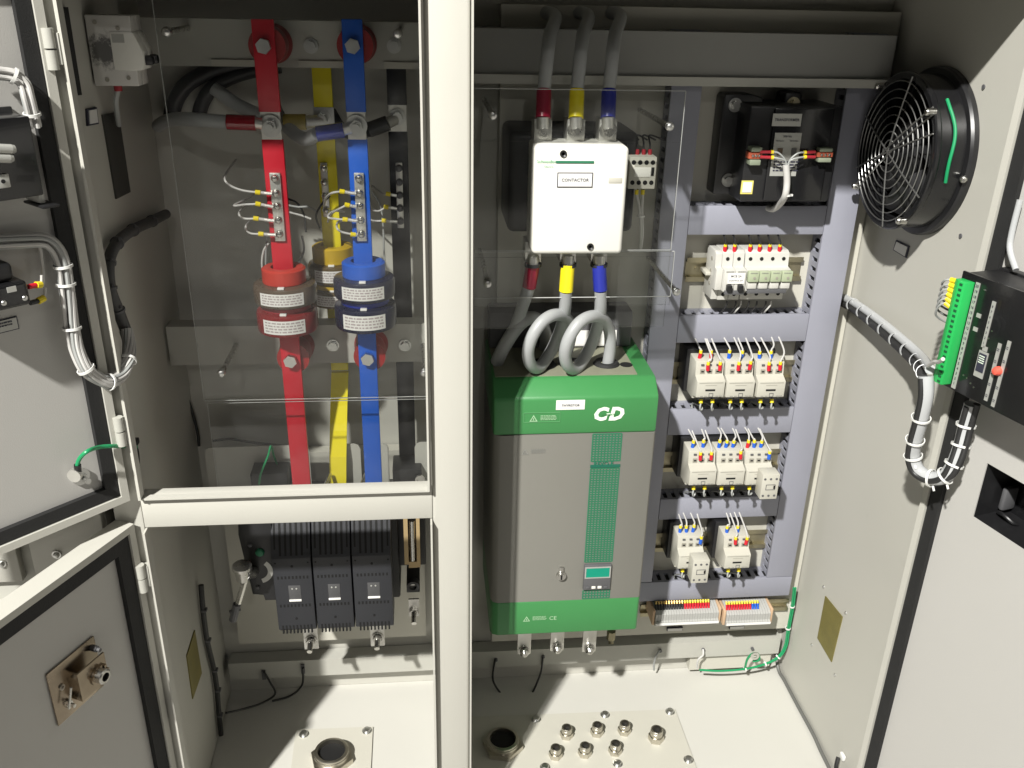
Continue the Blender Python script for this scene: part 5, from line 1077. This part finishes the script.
# small black switch body with two ferruled wires
xs0, zs1 = up(27,276,.035); xs1, zs0 = up(28,308,.035)
sw = thing('switch_block', 'small black switch block on the upper left door with red and black wires', 'switch', tuple(du(.06,.02,zs0)))
build(MB(MU).box(xs0, xs0+.07, .0005, .034, zs0+.002, zs0+.0255, .004, 3), 'body', BLKG, sw); build(MB(MU).box(xs0+.008, xs0+.07, .0005, .028, zs0+.0262, zs0+.043, .004, 3), 'upper_body', BLK, sw)
for px, py in ((4,303),(25,298)): x_, z__ = up(px,py,.0345); build(screw(MB(), du(x_,.034,z__), nU, .0026, .002), 'screw', ZINC, sw)
x_, z__ = up(12,290,.035); build(MB(MU).box(x_-.004, x_+.004, .034, .035, z__-.002, z__+.003), 'tag', PAPG, sw)
for (pa, pb, pc, m, w_) in (((28,287),(36,285),(41,284.5),RED,'red'),((30,303),(38,301),(44,298),CABD,'black')):
    a, b_, c = U(*pa,.026), U(*pb,.024), U(*pc,.022); wire(f'{w_} sleeved wire with yellow ferrule beside the small black switch block', [c, c+(c-b_)*.3+Z*.004, c+(c-b_)*.5+Z*.009], WIRW, .0014, (a, b_, m, .0024), (b_, c, .0033), 'ferruled wires of the switch block')
x_, z__ = up(8,325,0); lb = one(MB(MU).box(x_-.009, x_+.018, .0003, .0012, z__-.006, z__+.007), 'door_nameplate', INK, 'white label in a black border on the upper left door under the switch block', 'label'); build(MB(MU).box(x_-.008, x_+.017, .0012, .0018, z__-.005, z__+.006), 'label_face', PAPG, lb); build(MB().lines(du(x_+.010,.0024,z__+.003), -uU, Z, .014, 2, .0014), 'fine_print', INK, lb)
# earth strap between door and frame
p = U(80,476,.0); es = thing('door_earth_strap', 'green earth wire arching from the upper left door to the cabinet frame', 'earth wire', tuple(p))
s_ = MB(); s_.cyl(p, p+nU*.003, .0095, 18); s_.cyl(p+nU*.003, p+nU*.010, .0055, 6); s_.cyl(p+nU*.010, p+nU*.018, .0032, 12); build(s_, 'stud', ZINC, es); q = U(76,474,.012); b = MB(); b.cyl(q, q+nU*.003-uU*-.004, .0072, 16); build(b, 'ring_lug', SILV, es)
gp = [U(77,466,.016), U(80,458,.02), U(88,451,.026), P(100,447,-.345), P(115,446,-.33), P(128,447,-.30), P(136,447,-.275)]
build(MB().tube(gp, .0022, 10), 'green_wire', WIRGR, es); b = MB(); b.cyl(U(78,472,.014), U(77.5,465,.017), .0036, 12); build(b, 'black_boot', BLK, es)
hk = MB(); hk.tube([P(133,441,-.262), P(137,450,-.262), P(138,462,-.262), P(136,471,-.262)], .002, 8); hk.box(P(133,440,-.262).x-.003, P(133,440,-.262).x+.006, -.268, -.258, P(133,441,-.262).z-.004, P(133,441,-.262).z+.003, .001)
one(hk, 'wire_clip', BLK, 'small black wire clip inside the frame beside the green strap', 'clip')
# ================================================================ lower left door lock
def Ld(px, py, o): return PN(px, py, HL_+nL*o, nL)
def lo_(px, py, o=0): q = Ld(px, py, o)-HL_; return q.dot(uL), q.z
def dl(x, y, z): return ML @ V((x, y, z))
pts = [lo_(*q, .003) for q in ((47,676),(95,637),(110,690),(60,721))]
xl0, xl1 = .056, .128; z0l, z1l = min(p[1] for p in pts), max(p[1] for p in pts)
pts = [lo_(46,674,.003), lo_(96,636,.003)]
zt = (pts[0][1]+pts[1][1])/2; zb = (lo_(107,688,.003)[1]+lo_(59,722,.003)[1])/2
lk = thing('door_lock', 'yellow zinc lock mechanism screwed to the lower left door', 'lock', tuple(dl(.09,.003,zb)))
xA, xB = lo_(100,662,.003)[0], lo_(52,698,.003)[0]; wl = xB-xA; hl_ = zt-zb
build(MB(ML).box(xA, xB, .0003, .003, zb, zt, .0015), 'base_plate', YZINC, lk)
b = MB(ML); b.box(xA+wl*.08, xA+wl*.66, .016, .018, zb+hl_*.28, zb+hl_*.80); b.box(xA+wl*.08, xA+wl*.66, .003, .016, zb+hl_*.28, zb+hl_*.31); b.box(xA+wl*.63, xA+wl*.66, .003, .016, zb+hl_*.31, zb+hl_*.80); build(b, 'latch_housing', YZINC, lk)
c = dl(xA+wl*.27, .018, zb+hl_*.50); b = MB(); b.lathe([(.0050,0),(.0085,0),(.0085,.009),(.0070,.010),(.0050,.010)], c, nL, 24, True); build(b, 'spindle_collar', STEEL, lk); b = MB(); b.cyl(c, c+nL*.006, .0049, 4); build(b, 'square_socket', SLOT, lk)
b = MB(ML); 
for k in range(5): w = math.radians(20+40*k); b.box(xA+wl*.27+.0105*math.cos(w)-.0016, xA+wl*.27+.0105*math.cos(w)+.0016, .0182, .022, zb+hl_*.5+.0105*math.sin(w)-.0016, zb+hl_*.5+.0105*math.sin(w)+.0016)
b.lathe([(.0065,.0183),(.0115,.0183),(.0115,.020),(.0065,.020)], (xA+wl*.27,0,zb+hl_*.5), (0,1,0), 20, True); build(b, 'toothed_cam', YZINC, lk)
c = dl(xA+wl*.80, .003, zb+hl_*.62); b = MB(); b.lathe([(.0016,0),(.0034,0),(.0034,.002),(.0016,.002)], c, nL, 16, True); build(b, 'pin_eye', STEEL, lk)
b = MB(); b.tube([dl(xA+wl*.74,.012,zb+hl_*.60), dl(xA+wl*.86,.012,zb+hl_*.28)], .0013, 8, smooth=False); build(b, 'spring_wire', STEEL, lk)
c = dl(xA+wl*.76, .003, zb+hl_*.26); b = MB(); b.cyl(c, c+nL*.004, .0045, 6); b.cyl(c+nL*.004, c+nL*.010, .0022, 10); build(b, 'screw', STEEL, lk)
c = dl(xA+wl*.10, .003, zb+hl_*.84); b = MB(); b.cyl(c, c+nL*.008, .0036, 6); b.cyl(c+nL*.008, c+nL*.012, .0022, 10); build(b, 'screw', DGREY, lk)
# ================================================================ breaker block at the top of the left wall
BX0 = XL; by = -.20; z1_, z0_ = P(110,15,by).z, P(110,86,by).z; xm_ = P(134,50,by).x
zc = (z0_+z1_)/2; hh = z1_-z0_
SIDE = mat('scuffed_white', (.60,.585,.55), .45, var=.03, scale=15)
def smudge(m, c):                       # dark greasy rub mark with its own ragged shape on the breaker's side
    nt = m.node_tree; N = nt.nodes.new; L = nt.links.new; b = nt.nodes['Principled BSDF']; src = b.inputs['Base Color'].links[0].from_socket
    tc = N('ShaderNodeTexCoord'); sb = N('ShaderNodeVectorMath'); sb.operation = 'DISTANCE'; sb.inputs[1].default_value = c; L(tc.outputs['Object'], sb.inputs[0])
    nz = N('ShaderNodeTexNoise'); nz.inputs['Scale'].default_value = 190; nz.inputs['Detail'].default_value = 8; nz.inputs['Roughness'].default_value = .75; L(tc.outputs['Object'], nz.inputs['Vector'])
    mr = N('ShaderNodeMapRange'); mr.inputs[1].default_value = .006; mr.inputs[2].default_value = .027; mr.inputs[3].default_value = .42; mr.inputs[4].default_value = -.12; L(sb.outputs['Value'], mr.inputs[0])
    ad = N('ShaderNodeMath'); ad.operation = 'ADD'; L(nz.outputs['Fac'], ad.inputs[0]); L(mr.outputs[0], ad.inputs[1])
    r2 = N('ShaderNodeMapRange'); r2.inputs[1].default_value = .60; r2.inputs[2].default_value = .82; r2.inputs[4].default_value = .85; L(ad.outputs[0], r2.inputs[0])
    mx = N('ShaderNodeMix'); mx.data_type = 'RGBA'; mx.inputs[7].default_value = (.05,.05,.052,1); L(r2.outputs[0], mx.inputs[0]); L(src, mx.inputs[6]); L(mx.outputs[2], b.inputs['Base Color'])
smudge(SIDE, P(103,51,by)-V((XL+.03, by+.02, z0_)))
lb = thing('side_breaker', 'pale miniature breaker with a dark smudge on its side at the top left', 'circuit breaker', (XL+.03, by+.02, z0_))
for k in range(2):
    y0_ = by+.019*k
    bd = build(MB().prism([(XL+.002,z0_),(xm_,z0_),(xm_,z1_),(XL+.002,z1_)], 'y', y0_, y0_+.0182, .0012), 'pole', SIDE, lb)
    xn = P(143,50,by).x
    nz = build(MB().prism([(xm_-.022,zc-hh*.27),(xn-.004,zc-hh*.27),(xn,zc-hh*.18),(xn,zc+hh*.0),(xn-.006,zc+.2*hh),(xn-.008,zc+hh*.27),(xm_-.022,zc+hh*.27)], 'y', y0_-.0012, y0_+.0175, .0008), 'nose', WHT, bd)
    build(MB().box(xn-.004, xn+.008, y0_+.002, y0_+.012, zc-hh*.2, zc-hh*.06, .003), 'toggle', BLK, bd)
    for qx, qz in ((.25,.9),(.72,.82),(.33,.09),(.8,.12)):
        p = V((XL+(xm_-XL)*qx, y0_, z0_+hh*qz)); build(MB().cyl(p+Yv*.0005, p-Yv*.0008, .0022, 10), 'rivet', RLYS, bd)
    build(MB().box(xm_-.020, xm_-.008, y0_-.0016, y0_, zc+hh*.12, zc+hh*.24), 'grey_window', PAPG, nz)
b = MB(); p = P(118,88,by+.01); b.cyl(p+Z*.006, p-Z*.003, .0042, 12); one(b, 'cable_sleeve', DRED, 'dark red cable sleeve under the pale breaker on the left wall', 'sleeve')
one(MB().tube([P(118,90,by+.01), P(116,100,by+.012), P(117,112,by+.02), P(119,125,by+.04)], .0028, 8), 'loose_wire', WIRG, 'grey wire hanging below the pale breaker on the left wall', 'wire')
# ================================================================ camera, light
cd = bpy.data.cameras.new('camera'); co = bpy.data.objects.new('camera', cd); C.objects.link(co); bpy.context.scene.camera = co
cd.sensor_width = 36; cd.lens = F/1024*36; cd.clip_start = .02; cd.clip_end = 50
rx, ry, rz = CR[0], -CR[1], -CR[2]
co.matrix_world = Matrix(((rx[0],ry[0],rz[0],EYE.x),(rx[1],ry[1],rz[1],EYE.y),(rx[2],ry[2],rz[2],EYE.z),(0,0,0,1)))
def lamp(name, loc, w, r, col):
    l = bpy.data.lights.new(name, 'POINT'); l.energy = w; l.shadow_soft_size = r; l.color = col
    ob = bpy.data.objects.new(name, l); ob.location = loc; C.objects.link(ob); return ob
lamp('hall_lamp', (-1.98, -3.70, 4.55), 2800, .085, (1,.98,.93))
lamp('far_hall_lamp', (.35, -7.0, 4.2), 85, .08, (1,.97,.92))
w = bpy.data.worlds.new('World'); bpy.context.scene.world = w; w.use_nodes = True
w.node_tree.nodes['Background'].inputs[0].default_value = (.95,.97,1,1); w.node_tree.nodes['Background'].inputs[1].default_value = .022
sc = bpy.context.scene; sc.view_settings.view_transform = 'Standard'; sc.view_settings.look = 'None'; sc.view_settings.exposure = 0; sc.view_settings.gamma = 1
sc.cycles.max_bounces = 8; sc.cycles.diffuse_bounces = 2; sc.cycles.transparent_max_bounces = 16; sc.cycles.use_denoising = True
